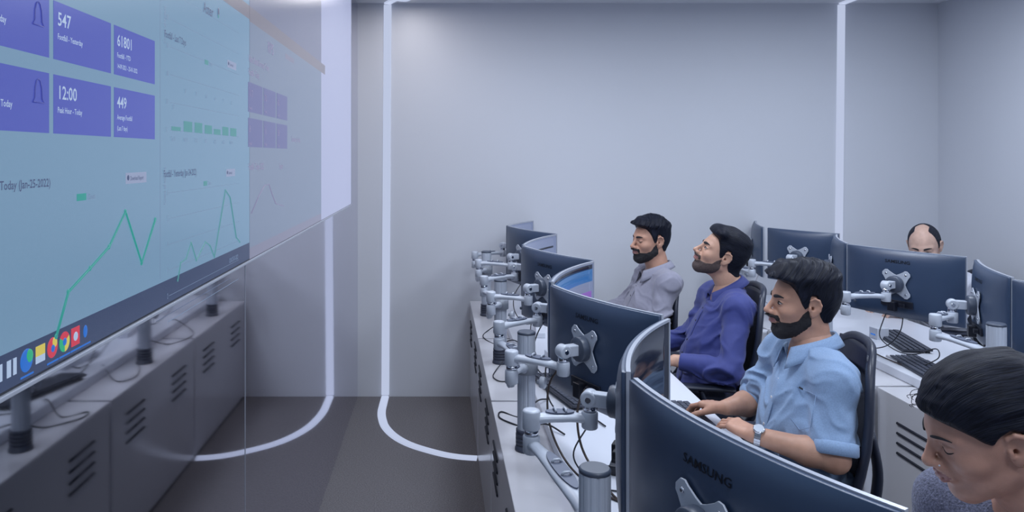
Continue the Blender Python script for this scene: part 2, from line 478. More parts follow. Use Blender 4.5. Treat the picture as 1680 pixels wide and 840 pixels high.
for px, py, w, tx in ((206, 302, .095, 'Download Report'), (371, 290, .085, 'Download'), (373, 110, .085, 'Download')):
    y0 = wy(px); z0 = wz(px, py)
    t = flat('page_button', 'btn', y0, y0+w, z0, z0+0.020, 0.0005)
    wtext('button_text', tx, y0+0.018, z0+0.006, 0.011, 'ink', t, sx=0.75)
    MB().ball((SX+0.0008, y0+0.010, z0+0.011), 0.005, 8, 6, (0.1, 1, 1)).build('button_icon', 'ink', t, DO)
for px, py, w in ((126, 330, .030), (334, 305, .026), (336, 105, .026)):
    y0 = wy(px); z0 = wz(px, py)
    flat('legend_swatch', 'grn' if px == 126 else 'grnf', y0, y0+w, z0, z0+0.011, 0.0006)
    wtext('legend_text', 'Count', y0+w+0.006, z0+0.001, 0.012, 'inkf', sx=0.75)
# bar chart
bars = [(281.5, 296, 214, 207.5), (301.5, 315, 215.5, 198.5), (319.5, 331.5, 217, 200.5), (336, 347.5, 218.5, 204.5), (351, 361.5, 220, 211), (365, 374.5, 222, 208), (378, 387.5, 223, 210)]
zb = wz(330, 218.5)
for a, b, base, top in bars:
    m_ = (a+b)/2
    flat('chart_bar', 'grnf', wy(a), wy(b), zb, zb + (base-top)*(-SX)/(720-m_), 0.0006)
for j, (a, b, base, top) in enumerate(bars):
    wtext('axis_label', ['Tue, 18', 'Wed, 19', 'Thu, 20', 'Fri, 21', 'Sat, 22', 'Sun, 23', 'Mon, 24'][j], wy(a)-.005, zb-0.022, 0.013, 'inkf', sx=0.55)
    wtext('bar_value', str([37, 87, 79, 68, 44, 70, 62][j]), wy(a)+.004, zb+0.085 if j else zb+0.045, 0.013, 'inkf', sx=0.6)
for k in range(9):
    wtext('axis_value', str(50*k), wy(273.5)-.006, zb+0.058*k-0.004, 0.014, 'inkf', sx=0.6)
    flat('grid_line', 'inkf', wy(279), wy(392), zb+0.058*k-0.0004, zb+0.058*k+0.0004, 0.0002)
# line charts
def line_chart(name, px, r, m, dots=True):
    P = [(SX+0.001, wy(x), wz(x, y)) for x, y in px]
    b = MB().tube(P, r, 5)
    if dots:
        for p in P: b.ball(p, r*2.2, 8, 6, (0.3, 1, 1))
    b.build(name, m, disp, DO)
line_chart('chart_line', [(91, 552), (111, 479), (147, 440), (178, 405), (205, 347), (231.5, 431.5), (254, 360)], 0.0021, 'grn')
line_chart('chart_line', [(291, 460), (296, 431), (305, 424), (313, 398), (321.5, 427), (336.5, 397), (344, 403), (351, 421.5), (369.5, 312), (377, 324), (387, 389), (393, 397)], 0.0014, 'grnf')
for k in range(6):
    z = wz(273, 317) - k*0.0535
    wtext('axis_value', str(6-k), wy(273.5), z-0.004, 0.016, 'inkf', sx=0.6)
    flat('grid_line', 'inkf', wy(277), wy(392), z-0.0004, z+0.0004, 0.0002)
flat('column_divider', 'inkf', wy(262.5), wy(262.5)+0.0015, SB+0.06, 2.1, 0.0002)
vs, fs = text_geo('Count of visitors', 0.016, 0.7)
for zz in (1.60, 1.93):
    me = bpy.data.meshes.new('axis_title')
    me.from_pydata([(0.001, wy(271)-b-SY0, zz+a-SB) for a, b in vs], [], [f[::-1] for f in fs])
    link('axis_title', me, 'inkf', disp)
# taskbar icons
zc = SB+0.030
def icon(px, kind):
    y = wy(px)
    if kind == 'grid':
        flat('taskbar_icon', 'inkw', y-.011, y+.011, zc-.011, zc+.011, 0.0006)
        flat('taskbar_icon', 'task', y-.002, y+.002, zc-.011, zc+.011, 0.0009)
    if kind == 'swirl':
        MB().ball((SX, y, zc), 0.016, 14, 8, (0.08, 1, 1)).build('taskbar_icon', 'icb', disp, DO)
        MB().ball((SX+.0003, y+.006, zc+.004), 0.010, 14, 8, (0.14, 1, 1)).build('taskbar_icon', 'icg', disp, DO)
    if kind == 'folder':
        flat('taskbar_icon', 'icy', y-.012, y+.012, zc-.002, zc+.012, 0.0007)
        flat('taskbar_icon', 'inkw', y-.012, y+.012, zc-.012, zc-.002, 0.0007)
    if kind == 'fox':
        MB().ball((SX, y, zc), 0.015, 14, 8, (0.08, 1, 1)).build('taskbar_icon', 'icr', disp, DO)
        MB().ball((SX+.0003, y+.005, zc+.006), 0.008, 14, 8, (0.17, 1, 1)).build('taskbar_icon', 'icy', disp, DO)
        MB().ball((SX+.0006, y, zc-.001), 0.006, 14, 8, (0.22, 1, 1)).build('taskbar_icon', 'icb', disp, DO)
    if kind == 'wheel':
        for a0, mm in ((30, 'icr'), (150, 'icg'), (270, 'icy')):
            pl = [(0, 0)] + [(.015*cos(radians(a0+a)), .015*sin(radians(a0+a))) for a in range(0, 121, 15)]
            MB().prism(pl, lambda a, b, d: (SX+d, y+a, zc+b), 0.0, 0.0008).build('taskbar_icon', mm, disp, DO)
        MB().ball((SX+.0006, y, zc), 0.006, 14, 8, (0.22, 1, 1)).build('taskbar_icon', 'icb', disp, DO)
    if kind == 'red':
        flat('taskbar_icon', 'icr', y-.013, y+.013, zc-.014, zc+.014, 0.0007)
        MB().ball((SX+.0006, y, zc), 0.007, 14, 8, (0.22, 1, 1)).build('taskbar_icon', 'inkw', disp, DO)
    if kind == 'drop':
        MB().ball((SX, y, zc), 0.010, 14, 8, (0.08, 0.7, 1)).build('taskbar_icon', 'icb', disp, DO)
    if kind in ('swirl', 'fox', 'wheel', 'red', 'drop'):
        flat('taskbar_underline', 'icb', y-.015, y+.017, SB+.008, SB+.0105, 0.0006)
for px, k in ((-5, 'grid'), (19, 'grid'), (43.5, 'swirl'), (66, 'folder'), (86, 'fox'), (105.5, 'wheel'), (123.5, 'red'), (140, 'drop')): icon(px, k)
wtext('taskbar_clock', '12:00 25-01-2022', wy(375), SB+.022, 0.018, 'inkf', sx=0.7)
# faint second dashboard on the far half
for c0, c1 in ((407, 430.5), (432.5, 452), (454, 471)):
    for q, (z0, z1) in enumerate(((rtop[0]-.01, rtop[1]-.005), (rbot[0]-.005, rbot[1]-.01))):
        zt = wz(407, 134 if q == 0 else 193); zb_ = wz(407, 183 if q == 0 else 241)
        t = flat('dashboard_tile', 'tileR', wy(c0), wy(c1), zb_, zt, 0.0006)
        wtext('tile_number', [['117', '70', '62'], ['8', '11', '58']][q][(407, 432.5, 454).index(c0)], wy(c0)+.01, zt-.042, 0.030, 'inkp', t, sx=0.9)
        wtext('tile_caption', 'Footfall', wy(c0)+.01, zt-.08, 0.013, 'inkp', t, sx=0.8)
wtext('brand_text', 'RPS', wy(439), wz(439, 85), 0.050, 'inkp', sx=1.1)
wtext('heading', 'Visitor Details Summary Today', wy(407), wz(407, 100), 0.028, 'inkp', sx=0.75)
wtext('heading', 'Footfall - Today', wy(407), wz(407, 122), 0.028, 'inkp', sx=0.75)
wtext('heading', 'Footfall - Today (2022)', wy(407), wz(407, 279), 0.028, 'inkp', sx=0.75)
wtext('heading', 'Report', wy(458), wz(458, 277), 0.028, 'inkp', sx=0.75)
wtext('heading', 'Summary of visits', wy(478), wz(478, 232), 0.028, 'inkp', sx=0.9)
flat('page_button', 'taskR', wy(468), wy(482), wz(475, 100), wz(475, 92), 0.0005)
line_chart('chart_line', [(412, 350), (424, 322), (433, 305), (441, 302), (446, 318), (452, 334), (466, 338)], 0.0012, 'inkp', False)

# ------------------------------------------------------------------ desk rows: cabinets, worktops
def cabinet(x_front, y0, y1, depth, label, face=-1, vents=True):
    """white metal cabinet, front face at x_front looking towards -x"""
    o = (x_front, y0, 0)
    r = thing('cabinet', label, 'cabinet', o, 0, 'white vented cabinets')
    L = y1-y0-0.016
    MB().box(0, depth, 0.004, L, 0.02, 0.68).build('body', 'cab', r, bevel=0.003)
    MB().box(0.02, depth-0.02, 0.02, L-0.016, 0.0, 0.02).build('plinth', 'seam', r)
    if vents:
        for yc in (0.245, L-0.245):
            v = MB()
            for k in range(4):
                z = 0.445+0.042*k
                v.cyl((-0.0008, yc-0.10, z), (-0.0008, yc+0.10, z), 0.0055, n=10)
            v.build('vent', 'slot', r)
    return r
FX1, FX2 = 0.218, 1.938
c1 = [(4.20, 5.29, 'white vented cabinet of the corridor row, against the back wall'),
      (3.13, 4.20, 'white vented cabinet of the corridor row where the floor light strip ends'),
      (2.05, 3.13, 'white vented cabinet of the corridor row with a silver pole, second from the camera'),
      (0.95, 2.05, 'white vented cabinet of the corridor row nearest the camera')]
for y0, y1, lb in c1: cabinet(FX1, y0, y1, 0.40, lb)
c2 = [(4.42, 5.29, 'white vented cabinet behind the man in the grey shirt'),
      (3.33, 4.42, 'white vented cabinet seen behind the man in the dark blue shirt'),
      (2.24, 3.33, 'white vented cabinet seen between the light blue shirt and the woman'),
      (1.15, 2.24, 'white vented cabinet behind the woman in the grey top')]
for y0, y1, lb in c2: cabinet(FX2, y0, y1, 0.42, lb)

def worktop(x0, x1, y0, y1, label, legs):
    r = thing('worktop', label, 'desk', (x0, y0, 0), 0, 'long white desks')
    MB().box(0, x1-x0, 0, y1-y0, 0.6805, 0.722).build('desk_top', 'white', r, bevel=0.004)
    for y in legs:
        MB().box(x1-x0-0.07, x1-x0-0.03, y-y0-0.02, y-y0+0.02, 0.0, 0.68).build('leg', 'white', r, bevel=0.004)
    MB().box(x1-x0-0.425, x1-x0-0.41, 0.05, y1-y0-0.05, 0.38, 0.68).build('modesty_panel', 'white', r, bevel=0.002)
    return r
worktop(0.395, 1.05, 0.95, 5.285, 'long white desk in front of the seated people', (1.0, 2.05, 3.13, 4.2, 5.2))
worktop(2.10, 2.80, 1.15, 5.285, 'long white desk at the right under dark monitor backs', (1.2, 2.24, 3.33, 4.42, 5.2))
# round white desk posts between the right cabinets
for y, lb in ((3.33, 'round white post at the gap between cabinets behind the light blue shirt'), (4.42, 'round white post at the gap between the far right cabinets')):
    tag(MB().lathe((0, 0, 0), [(0.030, 0), (0.030, 0.012), (0.021, 0.02), (0.021, 0.66), (0.024, 0.675)], 20).build('desk_post', 'white', loc=(FX2-0.026, y, 0)),
        lb, 'post', 'white desk posts')

# ------------------------------------------------------------------ monitors
def monitor(P1, P2, h, label, group, screen='dark', R=1.25, top=1.245, logo=True):
    """P1 junction end, P2 outer end in plan, screen towards +x side"""
    P1 = Vector((*P1, 0)); P2 = Vector((*P2, 0))
    u = (P2-P1).normalized()
    n = Vector((u.y, -u.x, 0))
    if n.x < 0: n = -n
    chord = (P2-P1).length
    hw = chord/2
    a_max = math.asin(hw/R)
    sag = R*(1-cos(a_max))
    mid = (P1+P2)/2
    c = mid - n*sag
    zc_ = top-h/2
    rz = atan2(-n.x, n.y)
    r = thing('monitor', label, 'monitor', (c.x, c.y, zc_), rz, group)
    NX, NZ = 28, 14
    def fp(i, j, off):      # off: depth behind the screen surface (towards -y local)
        a = -a_max + 2*a_max*i/NX
        rr = R+off
        return (rr*sin(a), R-rr*cos(a), -h/2+h*j/NZ)
    def th(i, j):
        x = -1+2*i/NX; z = -1+2*j/NZ
        return 0.016 + 0.020*(1-abs(x)**3)*(1-abs(z)**4)**0.7
    # back shell (closed volume from just behind the glass)
    vs = []; idx = {}
    for s_ in (0, 1):
        for i in range(NX+1):
            for j in range(NZ+1):
                idx[s_, i, j] = len(vs)
                vs.append(fp(i, j, th(i, j) if s_ else 0.006))
    fs = []
    for i in range(NX):
        for j in range(NZ):
            fs.append((idx[1, i, j], idx[1, i, j+1], idx[1, i+1, j+1], idx[1, i+1, j]))
            fs.append((idx[0, i, j], idx[0, i+1, j], idx[0, i+1, j+1], idx[0, i, j+1]))
    ring = [(i, 0) for i in range(NX)] + [(NX, j) for j in range(NZ)] + [(i, NZ) for i in range(NX, 0, -1)] + [(0, j) for j in range(NZ, 0, -1)]
    for k in range(len(ring)):
        a, b = ring[k], ring[(k+1) % len(ring)]
        fs.append((idx[0, *a], idx[1, *a], idx[1, *b], idx[0, *b]))
    MB().add(vs, fs, True).build('back_shell', 'back', r, bevel=0.0015)
    # silver rim: a thin frame around the front
    def frame(o0, o1, w_out, w_in, name, m):
        V = []; F = []
        def q(i, zz, off, ins):
            a = -a_max + 2*a_max*i/NX
            a *= (1-ins/hw)
            rr = R+off
            return (rr*sin(a), R-rr*cos(a), zz)
        loops = []
        for off, ins in ((o0, w_out), (o1, w_out), (o1, w_in), (o0, w_in)):
            lp = []
            zt = h/2-ins; zb = -h/2+ins
            for i in range(NX+1): lp.append(q(i, zb, off, ins))
            for i in range(NX, -1, -1): lp.append(q(i, zt, off, ins))
            loops.append(lp)
        nn = len(loops[0])
        for lp in loops: V.extend(lp)
        for k in range(4):
            for i in range(nn):
                F.append((k*nn+i, k*nn+(i+1) % nn, ((k+1) % 4)*nn+(i+1) % nn, ((k+1) % 4)*nn+i))
        MB().add(V, F).build(name, m, r)
    frame(-0.003, 0.0065, -0.0025, 0.005, 'rim', 'rim')
    # display glass
    def patch(name, m, x0, x1, z0, z1, off):
        V = []; F = []; n_ = 14
        for j in (0, 1):
            for i in range(n_+1):
                a = (x0+(x1-x0)*i/n_)/R
                rr = R+off
                V.append((rr*sin(a), R-rr*cos(a), (z0, z1)[j]))
        for i in range(n_): F.append((i, i+1, n_+2+i, n_+1+i))
        me = bpy.data.meshes.new(name); me.from_pydata(V, [], F)
        o = link(name, me, m, r, smooth=True)
        md = o.modifiers.new('thick', 'SOLIDIFY'); md.thickness = 0.0015
        return o
    e = 0.006
    patch('display', {'dark': 'scrdark', 'lit': 'scrlit', 'colour': 'scrlit', 'page': 'scrlit'}[screen], -hw*1.01+e, hw*1.01-e, -h/2+e, h/2-e, 0.001)
    if screen == 'colour':
        patch('window_header', 'scrblu', -hw+.012, hw-.012, h*0.27, h*0.42, -0.0008)
        patch('window_header', 'scrdark', -hw+.012, hw-.012, h*0.42, h*0.475, -0.0009)
        patch('window_block', 'scrvio', -hw+.02, -hw+.14, -h*0.12, h*0.15, -0.0008)
        patch('window_block', 'scrgrn', -hw+.15, -hw+.24, -h*0.12, h*0.12, -0.0008)
        patch('window_block', 'scrvio', -.04, .08, -h*0.12, h*0.10, -0.0008)
        patch('window_block', 'scrgrn', .10, .22, -h*0.12, h*0.10, -0.0008)
    if screen == 'page':
        for k in range(3):
            patch('page_line', 'scrdark' if k == 0 else 'rim', -hw+.04, hw-.04, h*(0.30-0.2*k), h*(0.33-0.2*k), -0.0008)
    # lettering, joystick and port recess on the back
    if logo:
        vs, fs = text_geo('SAMSUNG', 0.021, 1.25)
        xm = max(v[0] for v in vs)/2
        V = []
        for a, b in vs:
            x = (a-xm)
            ang = x/(R+0.036)
            i_ = (ang+a_max)/(2*a_max)*NX
            zz = h*0.315+b
            t_ = 0.016 + 0.020*(1-abs(-1+2*i_/NX)**3)*(1-abs(2*zz/h)**4)**0.7
            rr = R+t_+0.0012
            V.append((rr*sin(ang), R-rr*cos(ang), zz))
        me = bpy.data.meshes.new('lettering'); me.from_pydata(V, [], fs)
        link('lettering', me, 'logo', r)
    yb = -(0.036)
    MB().box(-0.075, 0.075, yb-0.004, yb+0.004, -h*0.34, -h*0.24).build('port_recess', 'black', r, bevel=0.002)
    p = MB()
    p.box(-0.03, 0.005, yb-0.030, yb-0.002, -h*0.40, -h*0.26)
    p.box(0.02, 0.045, yb-0.020, yb-0.002, -h*0.33, -h*0.27)
    p.build('plug', 'black', r, bevel=0.003)
    MB().lathe((-hw*0.78, yb+0.013, -h*0.36), [(0.007, 0), (0.007, 0.006), (0.004, 0.008)], 12, (0, -1, 0)).build('joystick_button', 'padgrey', r)
    return dict(c=c, n=n, u=u, z=zc_, th=0.036)

def arm_bar(E, Mo, z0, z1, root_off, parent, sag=0.0):
    """one cast arm with a dark oval cable recess"""
    E = Vector((E[0], E[1], z0)); Mo = Vector((Mo[0], Mo[1], z1))
    L = (Mo-E).length
    ts = [0, .08, .2, .35, .5, .65, .8, .92, 1]
    hw_ = [.019, .017, .020, .025, .027, .024, .019, .016, .018]
    hh = [.019, .014, .012, .0125, .013, .012, .011, .012, .017]
    pts = []
    side = (Mo-E).cross(Vector((0, 0, 1))).normalized()
    for t in ts:
        pts.append(E.lerp(Mo, t) + Vector((0, 0, 0.006*sin(pi*t))) + side*(sag*sin(pi*t)))
    a = MB().tube(pts, 0, 16, flat=list(zip(hw_, hh))).build('arm', 'alu', parent, root_off)
    # recess on top
    c = E.lerp(Mo, .5) + side*sag + Vector((0, 0, 0.006+0.0122))
    d = (Mo-E).normalized()
    up = side.cross(d).normalized()
    if up.z < 0: up = -up
    b = MB()
    n = 24
    for (sa, sb, z_) in ((L*.25, .0175, .0018),):
        vs = [c + d*(sa*cos(2*pi*k/n)) + side*(sb*sin(2*pi*k/n)) + up*z_ for k in range(n)]
        vs2 = [v - up*0.006 for v in vs]
        b.add(vs2+vs, [tuple(range(n))[::-1], tuple(range(n, 2*n))] + [(k, (k+1) % n, n+(k+1) % n, n+k) for k in range(n)])
    b.build('cable_recess', 'aludark', a, root_off)
    cl = MB()
    for q in (-.35, .35):
        cc = c + d*(L*.25*q) + up*0.004
        cl.tube([cc-side*.012+up*-.002, cc-side*.006+up*.004, cc+side*.006+up*.004, cc+side*.012-up*.002], 0.003, 8)
    cl.build('cable_clip', 'alu', a, root_off)
    return a

def stand(px, py, mons, label, zl=0.972):
    """monitor pole clamped on the cabinet top with one folding arm per monitor; mons=[(mon, elbow_xy)]"""
    off = (px, py, 0.68)
    r = thing('monitor_stand', label, 'monitor arm', off, 0, 'silver double arm monitor stands')
    R_ = 0.031
    # grooved column
    n = 48
    prof = []
    for k in range(n):
        a = 2*pi*k/n
        g = 0.0025 if k % 12 in (0,) else (0.0008 if k % 4 == 0 else 0)
        prof.append((cos(a)*(R_-g), sin(a)*(R_-g)))
    MB().prism(prof, lambda a, b, d: (px+a, py+b, d), 0.685, 1.083).build('pole', 'alu', r, off)
    MB().lathe((px, py, 1.083), [(R_+.0005, 0), (R_+.0005, .005), (R_-.003, .009)], 32).build('pole_cap', 'padgrey', r, off)
    ft = [(0.040, 0.0), (0.040, 0.008)]
    for k in range(4): ft += [(0.037, 0.010+k*.013), (0.037, 0.018+k*.013), (0.034, 0.019+k*.013), (0.034, 0.0225+k*.013)]
    ft += [(0.036, .064), (0.036, .072), (0.032, .074)]
    MB().lathe((px, py, 0.68), ft, 32).build('pole_foot', 'foot', r, off)
    for q, (mn, E) in enumerate(mons):
        zz = zl - 0.0*q
        Pv = Vector((px, py, 0)); Ev = Vector((E[0], E[1], 0))
        dl = (Ev-Pv).normalized()
        zc1 = 0.985 if q == 0 else 0.925
        if mn is not None: zc1 = zl
        # collar and knob
        MB().lathe((px, py, zc1-0.026), [(R_+.001, 0), (R_+.009, 0.002), (R_+.009, 0.05), (R_+.001, 0.052)], 32).build('collar', 'alu', r, off)
        kd = Vector((-dl.y, dl.x, 0))
        if kd.y > 0: kd = -kd
        kp = Pv + kd*(R_+0.008) + Vector((0, 0, zc1-0.052))
        MB().lathe(kp, [(0.008, 0), (0.008, 0.008), (0.019, 0.010), (0.021, 0.014), (0.021, 0.026), (0.018, 0.030)], 8, kd).build('clamp_knob', 'alu', r, off)
        arm_bar((Pv+dl*(R_+0.004))[:2], E, zc1, zc1+0.006, off, r, sag=0.012)
        ez = zc1+0.006
        el = MB()
        el.lathe((E[0], E[1], ez-0.023), [(0.018, 0), (0.0215, 0.003), (0.0215, 0.042), (0.019, 0.046)], 28)
        el.lathe((E[0], E[1], ez+0.038), [(0.0205, 0), (0.0225, 0.003), (0.0225, 0.044), (0.020, 0.048), (0.012, 0.049)], 28)
        el.build('elbow_joint', 'alu', r, off)
        MB().lathe((E[0], E[1], ez+0.022), [(0.0175, 0), (0.0175, 0.017)], 24).build('chrome_ring', 'chrome', r, off)
        c, nn, zc_ = mn['c'], mn['n'], mn['z']
        surf = c - nn*mn['th']
        plate_c = surf - nn*0.004
        H = surf - nn*0.085; H.z = 0
        z2 = ez+0.060
        arm_bar(E, H[:2], z2, z2-0.004, off, r, sag=-0.008)
        j = MB()
        j.lathe((H.x, H.y, z2-0.026), [(0.018, 0), (0.0205, 0.003), (0.0205, 0.040), (0.018, 0.043)], 28)
        j.build('wrist_joint', 'alu', r, off)
        MB().lathe((H.x, H.y, z2+0.016), [(0.0165, 0), (0.0165, 0.022)], 24).build('chrome_ring', 'chrome', r, off)
        hz = z2+0.050
        hd = MB()
        hc = Vector((H.x, H.y, hz))
        side = Vector((-nn.y, nn.x, 0))
        hd.lathe(hc-side*0.019, [(0.016, 0), (0.0215, 0.003), (0.0215, 0.035), (0.016, 0.038)], 24, side)
        hd.obox(hc+nn*0.026, nn, side, (0, 0, 1), 0.024, 0.016, 0.017)
        hd.build('tilt_head', 'alu', r, off, bevel=0.003)
        MB().lathe(hc-side*0.0215, [(0.007, 0), (0.007, 0.043)], 14, side).build('tilt_bolt', 'chrome', r, off)
        MB().lathe(plate_c.to_3d().xy.to_3d()+Vector((0, 0, hz))-nn*0.034, [(0.026, 0), (0.038, 0.004), (0.040, 0.010), (0.040, 0.028), (0.036, 0.031)], 28, nn).build('hub_pad', 'padgrey', r, off, bevel=0.001)
        # X shaped plate
        pc = Vector((plate_c.x, plate_c.y, hz))
        out = []
        for k in range(4):
            a = radians(45+90*k)
            for da, rr in ((-30, .050), (-16, .068), (-13, .078), (-6, .084), (6, .084), (13, .078), (16, .068), (30, .050), (45, .043)):
                out.append((rr*cos(a+radians(da)), rr*sin(a+radians(da))))
        pm = MB().prism(out, lambda a, b, d: pc + side*a + Vector((0, 0, b)) - nn*d, 0.0, 0.004)
        pl = pm.build('mounting_plate', 'alu', r, off, bevel=0.001)
        sc = MB()
        for k in range(4):
            a = radians(45+90*k)
            p = pc + side*(.066*cos(a)) + Vector((0, 0, .066*sin(a)))
            sc.lathe(p-nn*0.0035, [(0.0055, 0), (0.0055, 0.0015), (0.003, 0.0035)], 12, -nn)
        sc.build('screw', 'chrome', pl, off)
    return r

G1 = 'curved monitors of the corridor row'
m = {}
H1, H2 = 0.345, 0.318
m['A'] = monitor((.405, 1.535), (.602, .968), H1, 'largest dark monitor back, in front of the woman and light blue shirt', G1, 'dark', top=1.243)
m['C'] = monitor((.400, 1.575), (.640, 2.085), H1, 'monitor turned almost edge on beside the nearest dark monitor back', G1, 'dark')
m['B'] = monitor((.410, 2.665), (.645, 2.165), H1, 'dark monitor back with clear silver mounting plate, hiding the dark blue shirt\'s lap', G1, 'dark', top=1.240)
m['C2'] = monitor((.412, 2.705), (.665, 3.225), H1, 'monitor whose screen shows violet and green blocks', G1, 'colour')
m['B2'] = monitor((.432, 3.785), (.672, 3.275), H1, 'third dark monitor back of the corridor row, beige sheen on its left edge', G1, 'dark')
m['C3'] = monitor((.437, 3.825), (.680, 4.335), H1, 'monitor with a pale lined page, before the farthest pair', G1, 'page')
m['B3'] = monitor((.455, 4.855), (.688, 4.38), H1, 'farthest monitor back of the corridor row with beige sheen', G1, 'dark', logo=False)
m['C4'] = monitor((.455, 4.895), (.66, 5.25), H1, 'farthest monitor of the corridor row, pale page beside the back wall', G1, 'page', logo=False)
G2 = 'monitors of the right desk'
m['Ra'] = monitor((2.145, 2.80), (2.36, 3.28), H2, 'monitor back at the right edge behind the silver pole', G2, R=1.6, logo=True)
m['Rb'] = monitor((2.112, 2.748), (2.37, 2.24), H2, 'monitor back cut off by the right edge of the picture', G2, R=1.6)
m['Rc'] = monitor((2.115, 3.86), (2.375, 3.375), H2, 'broad monitor back below the balding man\'s head', G2, R=1.6)
m['Rd'] = monitor((2.125, 3.895), (2.30, 4.33), H2, 'narrow monitor back left of the one below the balding man', G2, R=1.6, logo=False)
m['Re'] = monitor((2.095, 4.755), (2.345, 4.39), H2, 'dark monitor back straight above the light blue shirt man\'s hair', G2, R=1.6, logo=False)
m['Rf'] = monitor((2.075, 4.785), (2.225, 5.25), H2, 'farthest monitor back of the right desk, seen nearly edge on', G2, R=1.6, logo=False)

stand(.305, 1.466, [(m['A'], (.225, 1.19)), (m['C'], (.232, 1.88))], 'silver double arm stand nearest the camera')
stand(.304, 2.605, [(m['B'], (.238, 2.455)), (m['C2'], (.232, 2.89))], 'second silver stand of the corridor row, its pole fully in view')
stand(.304, 3.70, [(m['B2'], (.245, 3.52)), (m['C3'], (.240, 3.98))], 'third silver stand of the corridor row')
stand(.304, 4.80, [(m['B3'], (.245, 4.62)), (m['C4'], (.24, 5.0))], 'farthest silver stand of the corridor row, by the back wall')
stand(2.03, 2.73, [(m['Ra'], (2.0, 3.02)), (m['Rb'], (1.98, 2.45))], 'silver stand above the woman\'s hair')
stand(2.03, 3.93, [(m['Rc'], (1.91, 3.52)), (m['Rd'], (1.975, 4.10))], 'silver stand behind the light blue shirt man\'s head')
stand(1.985, 4.97, [(m['Re'], (1.93, 4.62)), (m['Rf'], (1.93, 5.12))], 'silver stand behind the dark blue shirt man')

# ------------------------------------------------------------------ keyboards and desk items
def keyboard(x, y, rz, label, z=0.722, L=0.44, Wd=0.135):
    r = thing('keyboard', label, 'keyboard', (x, y, z), rz, 'computer keyboards')
    MB().prism([(-Wd/2, 0.004), (Wd/2, 0.012), (Wd/2, 0.022), (-Wd/2, 0.012)], lambda a, b, d: (a, d, b), -L/2, L/2).build('case', 'keyb', r, bevel=0.002)
    k = MB()
    for i in range(5):
        for j in range(15):
            if i == 0 and 4 <= j <= 9: continue
            a = -Wd/2+0.014+i*0.0245; d = -L/2+0.014+j*0.0285
            zz = 0.012+0.010*(a+Wd/2)/Wd
            k.box(a-0.0098, a+0.0098, d-0.0118, d+0.0118, zz-0.001, zz+0.005)
    a = -Wd/2+0.014
    k.box(a-0.0098, a+0.0098, -L/2+.014+4*.0285-.0118, -L/2+.014+9*.0285+.0118, 0.012, 0.018)
    k.build('keys', 'key', r, bevel=0.001, seg=1)
    f = MB()
    for s in (-1, 1): f.box(Wd/2-0.02, Wd/2-0.006, s*(L/2-0.03)-0.01, s*(L/2-0.03)+0.01, 0.0, 0.013)
    f.box(-Wd/2+.004, -Wd/2+.018, -L/2+.02, L/2-.02, 0.0, 0.005)
    f.build('foot', 'keyb', r)
    return r
keyboard(.925, 2.72, radians(183), 'dark keyboard under the hands of the light blue shirt man')
keyboard(.52, 3.10, radians(195), 'grey keyboard beneath the second corridor monitor pair')
keyboard(2.42, 3.93, radians(-12), 'grey keyboard lying below the broad right hand monitor')
keyboard(2.205, 3.36, radians(-8), 'short grey keyboard by the front edge of the right desk', L=0.34)
keyboard(.93, 1.45, radians(178), 'dark keyboard in front of the woman')
keyboard(.92, 3.72, radians(178), 'dark keyboard in front of the dark blue shirt man')
keyboard(.92, 4.45, radians(178), 'dark keyboard in front of the grey shirt man')

def cable(name, label, pts, r=0.003, m='cable', parent=None, n=8):
    o = MB().tube(spline(pts, n), r, 7).build(name, m, parent, Vector(pts[0]), loc=Vector(pts[0]))
    return tag(o, label, 'cable', 'desk cables')
Z = 0.727
# nearer cluster, between the two near pairs of monitors
cable('cable', 'dark flecked cable hanging beside the second pole to the desk', [(.40, 2.42, 1.03), (.36, 2.45, .95), (.355, 2.40, .84), (.40, 2.30, .75), (.48, 2.15, Z), (.60, 2.0, Z), (.66, 1.75, Z)], .0035, 'cablebr')
cable('cable', 'dark flecked cable looping under the dark monitor back with silver plate', [(.50, 2.40, .97), (.46, 2.36, .965), (.43, 2.33, .90), (.44, 2.28, .80), (.50, 2.15, Z), (.56, 2.02, Z), (.62, 2.08, Z), (.66, 2.2, Z)], .0038, 'cablebr')
cable('cable', 'thin black cable from the plug of the dark monitor back with silver plate', [(.52, 2.36, .96), (.47, 2.32, .88), (.41, 2.28, .80), (.43, 2.25, .75), (.47, 2.2, Z), (.55, 2.17, Z)], .0025)
cable('cable', 'black power lead arching into the nearest monitor', [(.49, 1.50, .93), (.455, 1.53, .935), (.43, 1.58, .92), (.41, 1.63, .86), (.40, 1.68, .78), (.42, 1.74, Z), (.50, 1.78, Z)], .0042)
cable('cable', 'thick black lead hanging from the adaptor of the nearest monitor', [(.475, 1.42, .90), (.44, 1.44, .86), (.43, 1.43, .79), (.435, 1.42, Z+.004), (.47, 1.35, Z)], .0042)
cable('cable', 'black cable curled on the desk left of the nearest monitor', [(.46, 2.02, Z), (.52, 1.93, Z+.012), (.58, 1.95, Z), (.60, 2.04, Z+.01), (.54, 2.08, Z), (.48, 2.0, Z), (.47, 1.9, Z), (.55, 1.82, Z)], .0028)
cable('cable', 'second flecked cable lying across the desk toward the nearest monitor', [(.45, 1.98, Z+.004), (.48, 1.85, Z+.008), (.56, 1.74, Z+.004), (.64, 1.62, Z), (.70, 1.5, Z)], .0032, 'cablebr')
cable('cable', 'black cable behind the second pole', [(.50, 3.0, .95), (.43, 2.98, .88), (.42, 2.9, .78), (.46, 2.85, Z), (.56, 2.8, Z), (.6, 2.7, Z)], .003)
cable('cable', 'thin black cable by the foot of the third pole', [(.31, 3.64, .70), (.27, 3.55, .685), (.25, 3.45, .684), (.28, 3.38, .684), (.34, 3.42, .684), (.42, 3.5, Z)], .0026)
